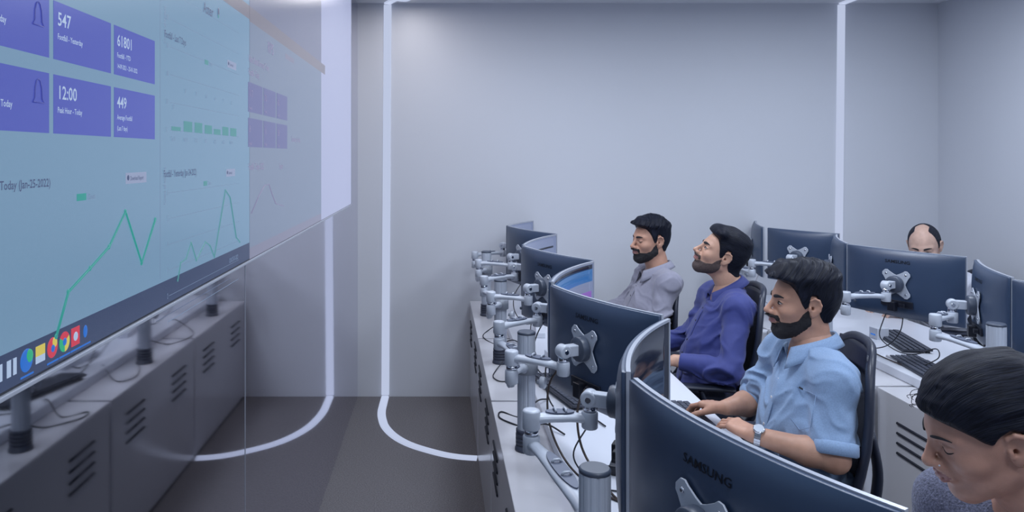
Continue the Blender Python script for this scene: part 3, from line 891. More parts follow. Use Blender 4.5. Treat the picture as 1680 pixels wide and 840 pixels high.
cable('cable', 'black cable dropping under the third monitor pair', [(.52, 3.55, .95), (.46, 3.5, .87), (.43, 3.42, .79), (.46, 3.35, Z), (.55, 3.3, Z), (.6, 3.15, Z)], .003)
cable('cable', 'crossing black cable under the third monitor pair', [(.55, 3.95, .95), (.46, 3.75, .85), (.46, 3.55, .76), (.5, 3.45, Z), (.58, 3.5, Z)], .0026)
cable('cable', 'black looped cable on the cabinet top by the second pole', [(.44, 2.62, Z), (.385, 2.70, .735), (.33, 2.80, .686), (.27, 2.86, .6835), (.235, 2.92, .6835), (.25, 2.98, .6835), (.32, 2.92, .6835), (.385, 2.95, .735), (.43, 3.0, Z)], .0032)
cable('cable', 'thin cable lying on the cabinet top beyond the third pole', [(.42, 3.9, Z), (.385, 3.95, .73), (.31, 4.05, .6835), (.25, 4.2, .6835), (.28, 4.35, .6835), (.385, 4.4, .735), (.43, 4.45, Z)], .003)
cable('cable', 'black cable under the farthest corridor monitors', [(.53, 4.6, .95), (.46, 4.55, .86), (.45, 4.45, .78), (.5, 4.35, Z), (.58, 4.4, Z)], .0028)
# right desk
cable('cable', 'thin cable looping down from the broad right hand monitor', [(2.21, 3.66, .98), (2.17, 3.66, .90), (2.19, 3.72, .80), (2.24, 3.66, Z+.02), (2.26, 3.55, Z+.035), (2.32, 3.5, .80), (2.28, 3.42, .78), (2.22, 3.42, Z+.02)], .0026)
cable('cable', 'second thin cable falling behind the broad right hand monitor', [(2.23, 3.60, .98), (2.23, 3.62, .86), (2.2, 3.68, .77), (2.17, 3.80, Z), (2.2, 3.95, Z)], .0026)
cable('cable', 'pale flecked cable winding along the right desk', [(2.14, 4.35, Z), (2.15, 4.1, Z), (2.2, 3.9, Z), (2.16, 3.75, Z), (2.15, 3.6, Z), (2.17, 3.45, Z), (2.25, 3.40, Z)], .003, 'cablebr')
cable('cable', 'black cable hanging by the pole above the woman\'s hair', [(2.17, 2.98, .95), (2.12, 2.99, .87), (2.09, 2.99, .80), (2.13, 2.97, Z+.01), (2.2, 2.95, Z)], .004)
cable('cable', 'pale cable hanging behind the dark blue shirt man', [(2.10, 4.9, .95), (2.05, 4.86, .85), (2.09, 4.8, .77), (2.14, 4.7, Z), (2.2, 4.6, Z)], .003, 'cablew')
cable('cable', 'black cable on the right desk near the far pole', [(2.11, 4.62, Z), (2.16, 4.5, Z), (2.14, 4.4, Z), (2.12, 4.32, Z)], .0035)

def plug_box(name, x, y, z, sx, sy, sz, rz, label, m='black', cat='adaptor'):
    r = thing(name, label, cat, (x, y, z), rz)
    MB().box(-sx/2, sx/2, -sy/2, sy/2, 0, sz).build('case', m, r, bevel=0.004)
    MB().cyl((0, sy/2, sz/2), (0, sy/2+0.025, sz/2), 0.006, 0.004, 10).build('cord_grip', 'cable', r)
    return r
plug_box('power_adaptor', .50, 1.74, .722, .05, .10, .03, 0.5, 'black power adaptor on the desk among the cables')
plug_box('power_adaptor', .58, 2.30, .722, .05, .11, .03, 1.2, 'black power brick below the dark monitor back with silver plate')
plug_box('power_adaptor', 2.19, 3.05, .722, .05, .08, .035, 0.3, 'black adaptor beside the pole above the woman\'s hair')
plug_box('power_strip', .56, 3.55, .722, .05, .26, .03, 0.15, 'white power strip under the third corridor monitors', 'white', 'power strip')
plug_box('power_strip', .56, 4.15, .722, .05, .26, .03, -0.1, 'white power strip under the far corridor monitors', 'white', 'power strip')
# mouse
def mouse(x, y, rz, label, m='black'):
    r = thing('computer_mouse', label, 'mouse', (x, y, .722), rz, 'computer mice')
    MB().ball((0, 0, .006), 0.03, 20, 10, (1.0, 1.8, .95)).build('shell', m, r)
    MB().cyl((-.004, .026, .030), (.004, .026, .030), .007, n=12).build('scroll_wheel', 'padgrey', r)
mouse(2.16, 3.02, .3, 'blue and black mouse by the pole above the woman\'s hair', 'bluep')
# pen with a blue cap, plug with a pale cable, white desk box
r = thing('blue_marker', 'blue capped marker lying on the right desk', 'pen', (2.195, 3.60, .7275), radians(20))
MB().cyl((0, -.03, 0), (0, .05, 0), .0055, .0055, 12).build('barrel', 'cablew', r)
MB().lathe((0, -.03, 0), [(.0065, 0), (.0070, .03), (.005, .034)], 12, (0, -1, 0)).build('cap', 'bluep', r)
r = thing('white_box', 'small white box with a blue mark standing on the right desk', 'box', (2.36, 4.02, .722), radians(8))
MB().box(-.035, .035, -.03, .03, 0, .06).build('carton', 'white', r, bevel=.002)
MB().box(-.0355, -.035, -.018, .018, .02, .028).build('blue_mark', 'icb', r)
r = thing('card', 'blue white card lying at the right edge of the desk', 'card', (2.17, 2.50, .722), radians(-6))
MB().box(-.05, .05, -.10, .10, 0, .002).build('sheet', 'white', r)
MB().box(-.02, .0, -.06, .06, .002, .0024).build('blue_mark', 'icb', r)
r = thing('notepad', 'white notepad on the desk left of the light blue shirt man\'s hands', 'notepad', (.78, 2.98, .722), radians(8))
MB().box(-.10, .10, -.14, .14, 0, .006).build('pages', 'white', r, bevel=.001)
MB().box(-.10, .10, .125, .14, .006, .008).build('binding', 'rim', r)
r = thing('desk_phone', 'small white cube behind the far right pole', 'box', (2.17, 4.63, .722), 0.2)
MB().box(-.04, .04, -.03, .03, 0, .05).build('body', 'white', r, bevel=.004)
r.name = 'white_cube_box'

# ------------------------------------------------------------------ chairs
def chair(x, y, rz, label, recline=8, back_h=0.56, top=1.08):
    """task chair; local -x is forward, seat top .47"""
    r = thing('office_chair', label, 'chair', (x, y, 0), rz, 'dark mesh office chairs')
    rc = radians(recline)
    # seat cushion
    S = []
    NXs, NYs = 12, 12
    vs = []; fs = []
    for s_ in (0, 1):
        for i in range(NXs+1):
            for j in range(NYs+1):
                u = -1+2*i/NXs; v = -1+2*j/NYs
                k = 1-0.10*(u*u*v*v)
                xx = 0.235*u*(1-0.16*v*v*0.6); yy = 0.245*v*(1-0.10*u*u)
                edge = max(abs(u), abs(v))
                z = (0.465-0.03*max(0, -u-0.5)**1.5*2 + (-0.016 if edge > 0.97 else 0) - 0.010*(1-v*v)*0.3) if s_ else (0.405+(0.012 if edge > 0.97 else 0))
                vs.append((xx, yy, z))
    q = (NXs+1)*(NYs+1)
    g = lambda s_, i, j: s_*q+i*(NYs+1)+j
    for i in range(NXs):
        for j in range(NYs):
            fs.append((g(1, i, j), g(1, i+1, j), g(1, i+1, j+1), g(1, i, j+1)))
            fs.append((g(0, i, j), g(0, i, j+1), g(0, i+1, j+1), g(0, i+1, j)))
    ring = [(i, 0) for i in range(NXs)] + [(NXs, j) for j in range(NYs)] + [(i, NYs) for i in range(NXs, 0, -1)] + [(0, j) for j in range(NYs, 0, -1)]
    for k in range(len(ring)):
        a, b = ring[k], ring[(k+1) % len(ring)]
        fs.append((g(0, *a), g(1, *a), g(1, *b), g(0, *b)))
    MB().add(vs, fs, True).build('seat', 'fabric', r, bevel=0.008)
    MB().box(-.12, .12, -.10, .10, .365, .404).build('seat_mechanism', 'chair', r, bevel=.01)
    # backrest: curved superellipse outline
    zc_, hh, hw = top-back_h/2, back_h/2, 0.235
    def bp(u, v, d=0.0):
        z = zc_+hh*v
        xx = 0.225 + (z-0.55)*math.tan(rc) - 0.055*(u*u) + 0.02*cos(v*2.2) + d
        return (xx, hw*u*(1-0.10*max(v, -0.2)**2), z)
    N = 56
    outl = []
    for k in range(N):
        a = 2*pi*k/N
        ca, sa = cos(a), sin(a)
        e = 2/3.6
        u = math.copysign(abs(ca)**e, ca); v = math.copysign(abs(sa)**e, sa)
        outl.append((u, v))
    MB().tube([bp(u, v) for u, v in outl], 0, 10, closed=True, flat=(0.018, 0.014), up=(1, 0, 0)).build('backrest_frame', 'chair', r)
    vs = []; fs = []
    rings = 8
    for k in range(rings+1):
        s_ = k/rings
        for (u, v) in outl: vs.append(bp(u*s_, v*s_, -0.002))
    for k in range(rings):
        for i in range(N):
            fs.append((k*N+i, k*N+(i+1) % N, (k+1)*N+(i+1) % N, (k+1)*N+i))
    o = MB().add(vs, fs, True).build('back_mesh', 'mesh', r)
    md = o.modifiers.new('thick', 'SOLIDIFY'); md.thickness = 0.003
    # dark solid band at the top of the mesh
    vs = []; fs = []
    nn = 14
    for i in range(nn+1):
        for j in range(6):
            u = -0.86+1.72*i/nn; v = 0.62+0.34*j/5
            vs.append(bp(u*(1-0.1*(j/5)), v, -0.006))
    for i in range(nn):
        for j in range(5): fs.append((i*6+j, (i+1)*6+j, (i+1)*6+j+1, i*6+j+1))
    o = MB().add(vs, fs, True).build('top_band', 'chair', r)
    md = o.modifiers.new('thick', 'SOLIDIFY'); md.thickness = 0.006
    # spine
    MB().tube(spline([(0.06, 0, .39), (.20, 0, .38), (.285, 0, .45), (.30+0.02, 0, .62), (bp(0, -.1)[0]+.022, 0, bp(0, -.1)[2])], 6), 0, 12, flat=(0.035, 0.014), up=(1, 0, 0)).build('spine', 'chair', r)
    # armrests
    for s in (-1, 1):
        a = MB().tube(spline([(-.14, s*.275, .655), (-.10, s*.278, .662), (.0, s*.28, .663), (.10, s*.278, .66), (.14, s*.272, .654)], 5), 0, 14, flat=(.034, .014)).build('armrest', 'chair', r)
        MB().tube(spline([(0.02, s*.15, .385), (.03, s*.24, .40), (.035, s*.285, .47), (.02, s*.283, .58), (.0, s*.28, .65)], 6), 0, 10, flat=(.022, .012), up=(1, 0, 0)).build('arm_support', 'chair', a)
    MB().lathe((0, 0, .07), [(.028, 0), (.028, .15), (.018, .155), (.018, .30)], 20).build('gas_lift', 'chair', r)
    for k in range(5):
        a = 2*pi*k/5+0.3
        d = Vector((cos(a), sin(a), 0))
        L_ = MB().tube([d*.02+Vector((0, 0, .105)), d*.15+Vector((0, 0, .095)), d*.29+Vector((0, 0, .072))], 0, 10, flat=[(.026, .018), (.020, .014), (.015, .011)]).build('base_leg', 'chair', r)
        w = MB()
        sd = Vector((-d.y, d.x, 0))
        for q in (-1, 1): w.cyl(d*.295+sd*(q*.008)+Vector((0, 0, .03)), d*.295+sd*(q*.022)+Vector((0, 0, .03)), .03, n=18)
        w.cyl(d*.29+Vector((0, 0, .03)), d*.29+Vector((0, 0, .072)), .007, n=10)
        w.build('caster', 'chair', L_)
    return r
chair(1.165, 2.60, radians(-15), 'dark mesh office chair carrying the man in the light blue shirt', top=1.075)
chair(1.22, 3.64, radians(-9), 'dark mesh office chair carrying the man in the dark blue shirt', 12, top=1.075)
chair(1.13, 4.44, radians(-6), 'dark mesh office chair carrying the man in the grey shirt', 8, top=0.95)
chair(1.19, 1.30, radians(-6), 'dark mesh office chair under the woman in the grey top', 8)
chair(3.10, 4.66, radians(-10), 'dark mesh office chair of the balding man behind the right desk', 8, top=0.98)

# ------------------------------------------------------------------ people: implicit surfaces -> one continuous skin
_lat = rng.random((64, 64, 64)).astype(np.float32)
def vnoise(x, y, z):
    """smooth lattice noise 0..1"""
    xi = np.floor(x).astype(np.int64); yi = np.floor(y).astype(np.int64); zi = np.floor(z).astype(np.int64)
    fx, fy, fz = x-xi, y-yi, z-zi
    s = lambda t: t*t*(3-2*t)
    fx, fy, fz = s(fx), s(fy), s(fz)
    o = 0
    for a in (0, 1):
        for b in (0, 1):
            for c in (0, 1):
                w = (fx if a else 1-fx)*(fy if b else 1-fy)*(fz if c else 1-fz)
                o = o + w*_lat[(xi+a) & 63, (yi+b) & 63, (zi+c) & 63]
    return o
def sstep(a, b, x):
    t = np.clip((x-a)/(b-a), 0, 1)
    return t*t*(3-2*t)

def cone(a, b, ra, rb, k=0.02, op='u', col=None):
    a = np.array(a, float); b = np.array(b, float)
    def f(X, Y, Z):
        d = b-a; L2 = float(d @ d)+1e-12
        t = np.clip(((X-a[0])*d[0]+(Y-a[1])*d[1]+(Z-a[2])*d[2])/L2, 0, 1)
        return np.sqrt((X-a[0]-t*d[0])**2+(Y-a[1]-t*d[1])**2+(Z-a[2]-t*d[2])**2) - (ra+(rb-ra)*t)
    R = max(ra, rb)
    return (f, np.minimum(a, b)-R, np.maximum(a, b)+R, k, op)
def ell(c, r, k=0.02, op='u', R=None):
    c = np.array(c, float); r = np.array(r, float)
    R_ = None if R is None else np.array(R, float)      # columns = axes
    def f(X, Y, Z):
        x, y, z = X-c[0], Y-c[1], Z-c[2]
        if R_ is not None:
            x, y, z = (x*R_[0, 0]+y*R_[1, 0]+z*R_[2, 0], x*R_[0, 1]+y*R_[1, 1]+z*R_[2, 1], x*R_[0, 2]+y*R_[1, 2]+z*R_[2, 2])
        k0 = np.sqrt((x/r[0])**2+(y/r[1])**2+(z/r[2])**2)
        k1 = np.sqrt((x/r[0]**2)**2+(y/r[1]**2)**2+(z/r[2]**2)**2)+1e-9
        return k0*(k0-1)/k1
    m_ = r.max() if R_ is not None else r
    return (f, c-m_, c+m_, k, op)
def comb(D, d, k, op):
    if op == 's': d = -d
    if k <= 0:
        return np.maximum(D, d) if op == 's' else np.minimum(D, d)
    if op == 's':
        h = np.maximum(k-np.abs(D-d), 0)/k
        return np.maximum(D, d)+h*h*k*0.25
    h = np.maximum(k-np.abs(D-d), 0)/k
    return np.minimum(D, d)-h*h*k*0.25
def evalp(prims, P):
    X, Y, Z = P[:, 0], P[:, 1], P[:, 2]
    D = np.full(len(P), 1.0)
    for f, lo, hi, k, op in prims: D = comb(D, f(X, Y, Z), k, op)
    return D
class Grid:
    def __init__(s, lo, hi, h):
        s.lo = np.array(lo, float); s.h = h
        s.n = np.ceil((np.array(hi)-s.lo)/h).astype(int)+1
        s.ax = [s.lo[i]+h*np.arange(s.n[i]) for i in range(3)]
    def field(s, prims, pad=0.0):
        D = np.full(tuple(s.n), 0.08, np.float64)
        for f, lo, hi, k, op in prims:
            mg = k+3*s.h+0.012+pad
            i0 = np.maximum(np.floor((lo-mg-s.lo)/s.h).astype(int), 0)
            i1 = np.minimum(np.ceil((hi+mg-s.lo)/s.h).astype(int)+1, s.n)
            if (i1 <= i0).any(): continue
            sl = tuple(slice(a, b) for a, b in zip(i0, i1))
            X = s.ax[0][i0[0]:i1[0], None, None]; Y = s.ax[1][None, i0[1]:i1[1], None]; Z = s.ax[2][None, None, i0[2]:i1[2]]
            D[sl] = comb(D[sl], f(X, Y, Z), k, op)
        return D
    def coords(s):
        return s.ax[0][:, None, None], s.ax[1][None, :, None], s.ax[2][None, None, :]
    def mesh(s, D):
        ins = D < 0
        n = s.n
        c = [ins[a:n[0]-1+a, b:n[1]-1+b, e:n[2]-1+e] for a in (0, 1) for b in (0, 1) for e in (0, 1)]
        any_ = np.logical_or.reduce(c); all_ = np.logical_and.reduce(c)
        idx = np.argwhere(any_ & ~all_)
        if len(idx) == 0: return np.zeros((0, 3)), np.zeros((0, 4), int)
        off = np.array([(a, b, e) for a in (0, 1) for b in (0, 1) for e in (0, 1)])
        val = np.stack([D[idx[:, 0]+o[0], idx[:, 1]+o[1], idx[:, 2]+o[2]] for o in off], 1)
        acc = np.zeros((len(idx), 3)); cnt = np.zeros(len(idx))
        for i in range(8):
            for j in range(i+1, 8):
                if np.abs(off[i]-off[j]).sum() != 1: continue
                a, b = val[:, i], val[:, j]
                m_ = (a < 0) != (b < 0)
                t = np.where(m_, a/np.where(m_, a-b, 1), 0)
                p = off[i]+t[:, None]*(off[j]-off[i])
                acc += p*m_[:, None]; cnt += m_
        V = s.lo+s.h*(idx+acc/cnt[:, None])
        ids = np.full(tuple(n-1), -1, int)
        ids[idx[:, 0], idx[:, 1], idx[:, 2]] = np.arange(len(idx))
        F = []
        for ax in range(3):
            o1, o2 = [(1, 2), (2, 0), (0, 1)][ax]
            sl0 = [slice(None)]*3; sl1 = [slice(None)]*3
            sl0[ax] = slice(0, n[ax]-1); sl1[ax] = slice(1, n[ax])
            A = ins[tuple(sl0)]; B = ins[tuple(sl1)]
            e = np.argwhere(A != B)
            e = e[(e[:, o1] > 0) & (e[:, o2] > 0) & (e[:, o1] < n[o1]-1) & (e[:, o2] < n[o2]-1)]
            if len(e) == 0: continue
            u1 = np.zeros(3, int); u1[o1] = 1
            u2 = np.zeros(3, int); u2[o2] = 1
            g = lambda q: ids[q[:, 0], q[:, 1], q[:, 2]]
            q = np.stack([g(e-u1-u2), g(e-u2), g(e), g(e-u1)], 1)
            fl_ = A[e[:, 0], e[:, 1], e[:, 2]]
            q[~fl_] = q[~fl_][:, ::-1]
            F.append(q)
        F = np.concatenate(F); F = F[(F >= 0).all(1)]
        return V, F
def npmesh(name, V, F, m, parent=None, off=(0, 0, 0), uv=None, smooth_it=0):
    me = bpy.data.meshes.new(name)
    V = np.asarray(V, float)-np.array(off, float)
    me.vertices.add(len(V)); me.vertices.foreach_set('co', V.astype(np.float32).ravel())
    me.loops.add(F.size); me.loops.foreach_set('vertex_index', F.astype(np.int32).ravel())
    me.polygons.add(len(F))
    me.polygons.foreach_set('loop_start', np.arange(0, F.size, 4, dtype=np.int32))
    me.polygons.foreach_set('loop_total', np.full(len(F), 4, np.int32))
    me.update(calc_edges=True); me.validate()
    me.polygons.foreach_set('use_smooth', [True]*len(me.polygons))
    if uv is not None:
        l = me.uv_layers.new(name='flow')
        l.data.foreach_set('uv', uv[F.ravel()].astype(np.float32).ravel())
    return link(name, me, m, parent)

def v3(*a): return np.array(a, float)
def unit(a): a = np.array(a, float); return a/np.linalg.norm(a)

def skin_mat(name, col, lip):
    m_ = mat(name, col, 0.48, spec=0.4, bump=(350, 0.12), vary=(38, 0.10), sss=0.12)
    return m_
def hair_mat(name, col, rough=0.42):
    m_ = bpy.data.materials.new(name); m_.use_nodes = True
    nt = m_.node_tree; b = nt.nodes['Principled BSDF']
    b.inputs['Roughness'].default_value = rough
    b.inputs['Specular IOR Level'].default_value = 0.13
    uv = nt.nodes.new('ShaderNodeUVMap'); uv.uv_map = 'flow'
    mp = nt.nodes.new('ShaderNodeMapping'); mp.inputs['Scale'].default_value = (1, 1, 1)
    n = nt.nodes.new('ShaderNodeTexNoise'); n.inputs['Scale'].default_value = 1.0; n.inputs['Detail'].default_value = 4
    nt.links.new(uv.outputs['UV'], mp.inputs['Vector']); nt.links.new(mp.outputs['Vector'], n.inputs['Vector'])
    cr = nt.nodes.new('ShaderNodeValToRGB')
    cr.color_ramp.elements[0].position = 0.35; cr.color_ramp.elements[0].color = (*[c*0.55 for c in col], 1)
    cr.color_ramp.elements[1].position = 0.72; cr.color_ramp.elements[1].color = (*[c*1.9 for c in col], 1)
    nt.links.new(n.outputs['Fac'], cr.inputs['Fac']); nt.links.new(cr.outputs['Color'], b.inputs['Base Color'])
    bp = nt.nodes.new('ShaderNodeBump'); bp.inputs['Strength'].default_value = 0.7; bp.inputs['Distance'].default_value = 0.003
    nt.links.new(n.outputs['Fac'], bp.inputs['Height']); nt.links.new(bp.outputs['Normal'], b.inputs['Normal'])
    return m_
M['hair'] = hair_mat('black hair', (0.0075, 0.0090, 0.0165), 0.5)
M['hairbald'] = hair_mat('cropped grey black hair', (0.022, 0.024, 0.035), 0.7)
M['beard'] = mat('short black beard', (0.009, 0.008, 0.012), 0.75, bump=(700, 0.8), vary=(500, 0.4))
M['stubble'] = mat('trimmed beard', (0.070, 0.048, 0.046), 0.75, bump=(700, 0.6), vary=(600, 0.45))
M['brow'] = mat('eyebrow hair', (0.012, 0.012, 0.018), 0.8, bump=(600, 0.5), vary=(300, 0.3))
M['eyew'] = mat('eye white', (0.30, 0.26, 0.26), 0.45, vary=(40, 0.03))
M['iris'] = mat('dark iris', (0.010, 0.008, 0.010), 0.15, vary=(40, 0.1))
M['lash'] = mat('dark lash line', (0.008, 0.008, 0.012), 0.7, vary=(40, 0.1))
M['skinA'] = skin_mat('warm brown skin', (0.47, 0.26, 0.185), None)
M['skinB'] = skin_mat('tan skin', (0.53, 0.31, 0.225), None)
M['skinC'] = skin_mat('light tan skin', (0.56, 0.37, 0.30), None)
M['skinW'] = skin_mat('brown skin', (0.45, 0.25, 0.19), None)
M['lipA'] = mat('brown lip', (0.30, 0.13, 0.12), 0.4, bump=(300, 0.1), vary=(60, 0.08))
def cloth(name, col, sc=900, st=0.25, vy=(180, 0.10), sheen=0.15, rough=0.85):
    return mat(name, col, rough, spec=0.2, bump=(sc, st), vary=vy, sheen=sheen)
M['shirt_light'] = cloth('light blue denim shirt', (0.235, 0.34, 0.52), vy=(260, 0.12))
M['shirt_dark'] = cloth('dark blue shirt', (0.040, 0.052, 0.205), vy=(40, 0.06), rough=0.55)
M['shirt_grey'] = cloth('grey shirt', (0.27, 0.27, 0.34), vy=(60, 0.05))
M['knit'] = cloth('grey marled knit', (0.145, 0.155, 0.23), 260, 0.9, (230, 0.55))
M['white_shirt'] = cloth('pale shirt', (0.5, 0.52, 0.6), vy=(60, 0.05))
M['trouser'] = cloth('dark trousers', (0.03, 0.035, 0.06), vy=(60, 0.08))
M['shoe'] = mat('black leather shoe', (0.012, 0.012, 0.018), 0.35, bump=(120, 0.1), vary=(20, 0.1))
M['button'] = mat('pearl button', (0.62, 0.62, 0.66), 0.3, vary=(30, 0.05))
M['steel'] = mat('steel watch', (0.55, 0.57, 0.62), 0.22, 0.9, vary=(30, 0.05))
M['dial'] = mat('pale watch dial', (0.45, 0.5, 0.58), 0.2, vary=(30, 0.05))
M['gold'] = mat('gold chain', (0.72, 0.50, 0.16), 0.25, 0.9, vary=(30, 0.05))
M['gem'] = mat('clear stone', (0.8, 0.85, 0.95), 0.08, 0.3, vary=(30, 0.02))

# ---- head in its own frame: x forward, y to the person's left, z up
def skull(s=1.0, jaw=1.0, cheek=1.0):
    p = [ell((-.014, 0, .035), (.098, .076, .088), .02),
         ell((-.045, 0, .005), (.062, .064, .066), .03),
         ell((.030, 0, -.010), (.062, .063*cheek, .082), .03)]
    p.append(ell((.036, 0, -.070), (.052, .047*jaw, .040), .025))
    for q in (-1, 1):
        p.append(cone((-.002, q*.054*jaw, -.058), (.066, q*.016, -.100), .016, .015, .03))
    p.append(ell((.074, 0, -.099), (.019, .022, .017), .022))
    return p
def face(p, fem=0):
    br = .008 if fem else .011
    for q in (-1, 1):
        p.append(cone((.083, q*.012, .022), (.068, q*.044, .022), br, br*.8, .016))
        p.append(ell((.060, q*.044, -.026), (.021, .018, .018), .025))
        p.append(ell((.0935, q*.032, .004), (.013, .0175, .0115), .012, 's'))
        p.append(ell((.0735, q*.0315, .003), (.0145, .0150, .0128), .003))
        p.append(cone((.0865, q*.018, .0095), (.079, q*.0445, .0075), .0030, .0024, .004))   # upper lid fold
        p.append(cone((.0855, q*.020, -.0065), (.079, q*.042, -.0045), .0022, .0018, .005))   # lower lid
    tip = .116 if fem else .120
    p += [cone((.088, 0, .016), (tip-.004, 0, -.026), .0068, .0095, .010),
          ell((tip-.004, 0, -.029), (.0105, .0100, .0095), .008)]
    for q in (-1, 1):
        p.append(ell((tip-.015, q*.0125, -.033), (.0105, .0068, .0078), .006))
        p.append(ell((tip-.011, q*.0065, -.0405), (.0045, .0034, .0030), .002, 's'))
    p += [ell((.090, 0, -.052), (.015, .026, .022), .014),
          cone((.1035, -.007, -.0535), (.1035, .007, -.0535), .0052, .0052, .004),
          cone((.1020, -.009, -.0655), (.1020, .009, -.0655), .0062, .0062, .005)]
    for q in (-1, 1):
        p.append(cone((.1035, q*.007, -.0540), (.090, q*.0245, -.0585), .0046, .0022, .005))
        p.append(cone((.1020, q*.009, -.0650), (.090, q*.0235, -.0600), .0050, .0022, .005))
        p.append(cone((.1095, q*.0, -.0595), (.092, q*.0245, -.0592), .0011, .0009, .0015, 's'))
    p.append(ell((.108, 0, -.083), (.010, .020, .007), .010, 's'))
    return p
def ears(p):
    for q in (-1, 1):
        Rm = np.array(Matrix.Rotation(radians(q*-16), 3, 'Z') @ Matrix.Rotation(radians(-10), 3, 'Y'))
        p.append(ell((-.012, q*.079, -.003), (.0185, .0055, .0310), .006, R=Rm))
        p.append(ell((-.009, q*.074, -.026), (.0100, .0070, .0120), .006, R=Rm))
        # rim
        pts = [(.004, .070, .012), (.001, .079, .022), (-.010, .085, .028), (-.022, .088, .022), (-.028, .088, .006), (-.025, .084, -.012), (-.016, .079, -.026)]
        for a, b in zip(pts[:-1], pts[1:]):
            p.append(cone((a[0], q*a[1], a[2]), (b[0], q*b[1], b[2]), .0042, .0042, .003))
        p.append(ell((-.008, q*.0855, .004), (.0125, .0068, .0175), .004, 's', R=Rm))
        p.append(cone((-.004, q*.082, -.006), (-.004, q*.066, -.006), .0065, .004, .003, 's'))
        p.append(cone((.003, q*.078, -.004), (.004, q*.077, -.014), .0042, .004, .003))
    return p

def hand_prims(w, d, n, s, curl=(.35, .55, .35), spread=1.0, thumb=(.75, .55, -.35), sc=1.0, curls=None):
    """w wrist, d finger direction, n back of hand, s thumb side (unit vectors)"""
    w, d, n, s = map(lambda a: np.array(a, float), (w, d, n, s))
    P = []
    offs = [.027, .009, -.009, -.026]
    mcp_f = [.088, .092, .088, .080]
    segs = [(.042, .025, .020), (.046, .029, .021), (.043, .027, .020), (.034, .020, .018)]
    rad = [.0088, .0090, .0085, .0076]
    for i in range(4):
        mcp = w + d*mcp_f[i]*sc + s*offs[i]*sc
        P.append(cone(w+d*.012*sc+s*offs[i]*.65*sc-n*.002, mcp-n*.003, .0140*sc, .0112*sc, .014))
        P.append(ell(mcp+n*.001, np.array([.0105]*3)*sc, .006))
        fd = unit(d + s*(offs[i]*spread*3.2))
        ang = 0.0; p0 = mcp
        cu = curls[i] if curls else curl
        r = rad[i]*sc
        for j in range(3):
            ang += cu[j]
            dd = fd*cos(ang) - n*sin(ang)
            p1 = p0 + dd*segs[i][j]*sc
            P.append(cone(p0, p1, r*(1-.07*j), r*(1-.07*(j+1)), .0028))
            p0 = p1
    P.append(ell(w+d*.048*sc-n*.004, np.array([.046, .036, .015])*sc, .012, R=np.stack([d, s, n], 1)))
    t0 = w+d*.020*sc+s*.020*sc-n*.004
    td = unit(d*thumb[0]+s*thumb[1]+n*thumb[2])
    t1 = t0+td*.046*sc
    P.append(cone(t0, t1, .0160*sc, .0115*sc, .012))
    td2 = unit(td+d*.35-n*.08); t2 = t1+td2*.034*sc
    P.append(cone(t1, t2, .0108*sc, .0098*sc, .003))
    td3 = unit(td2+d*.2-n*.15); t3 = t2+td3*.024*sc
    P.append(cone(t2, t3, .0098*sc, .0080*sc, .003))
    return P

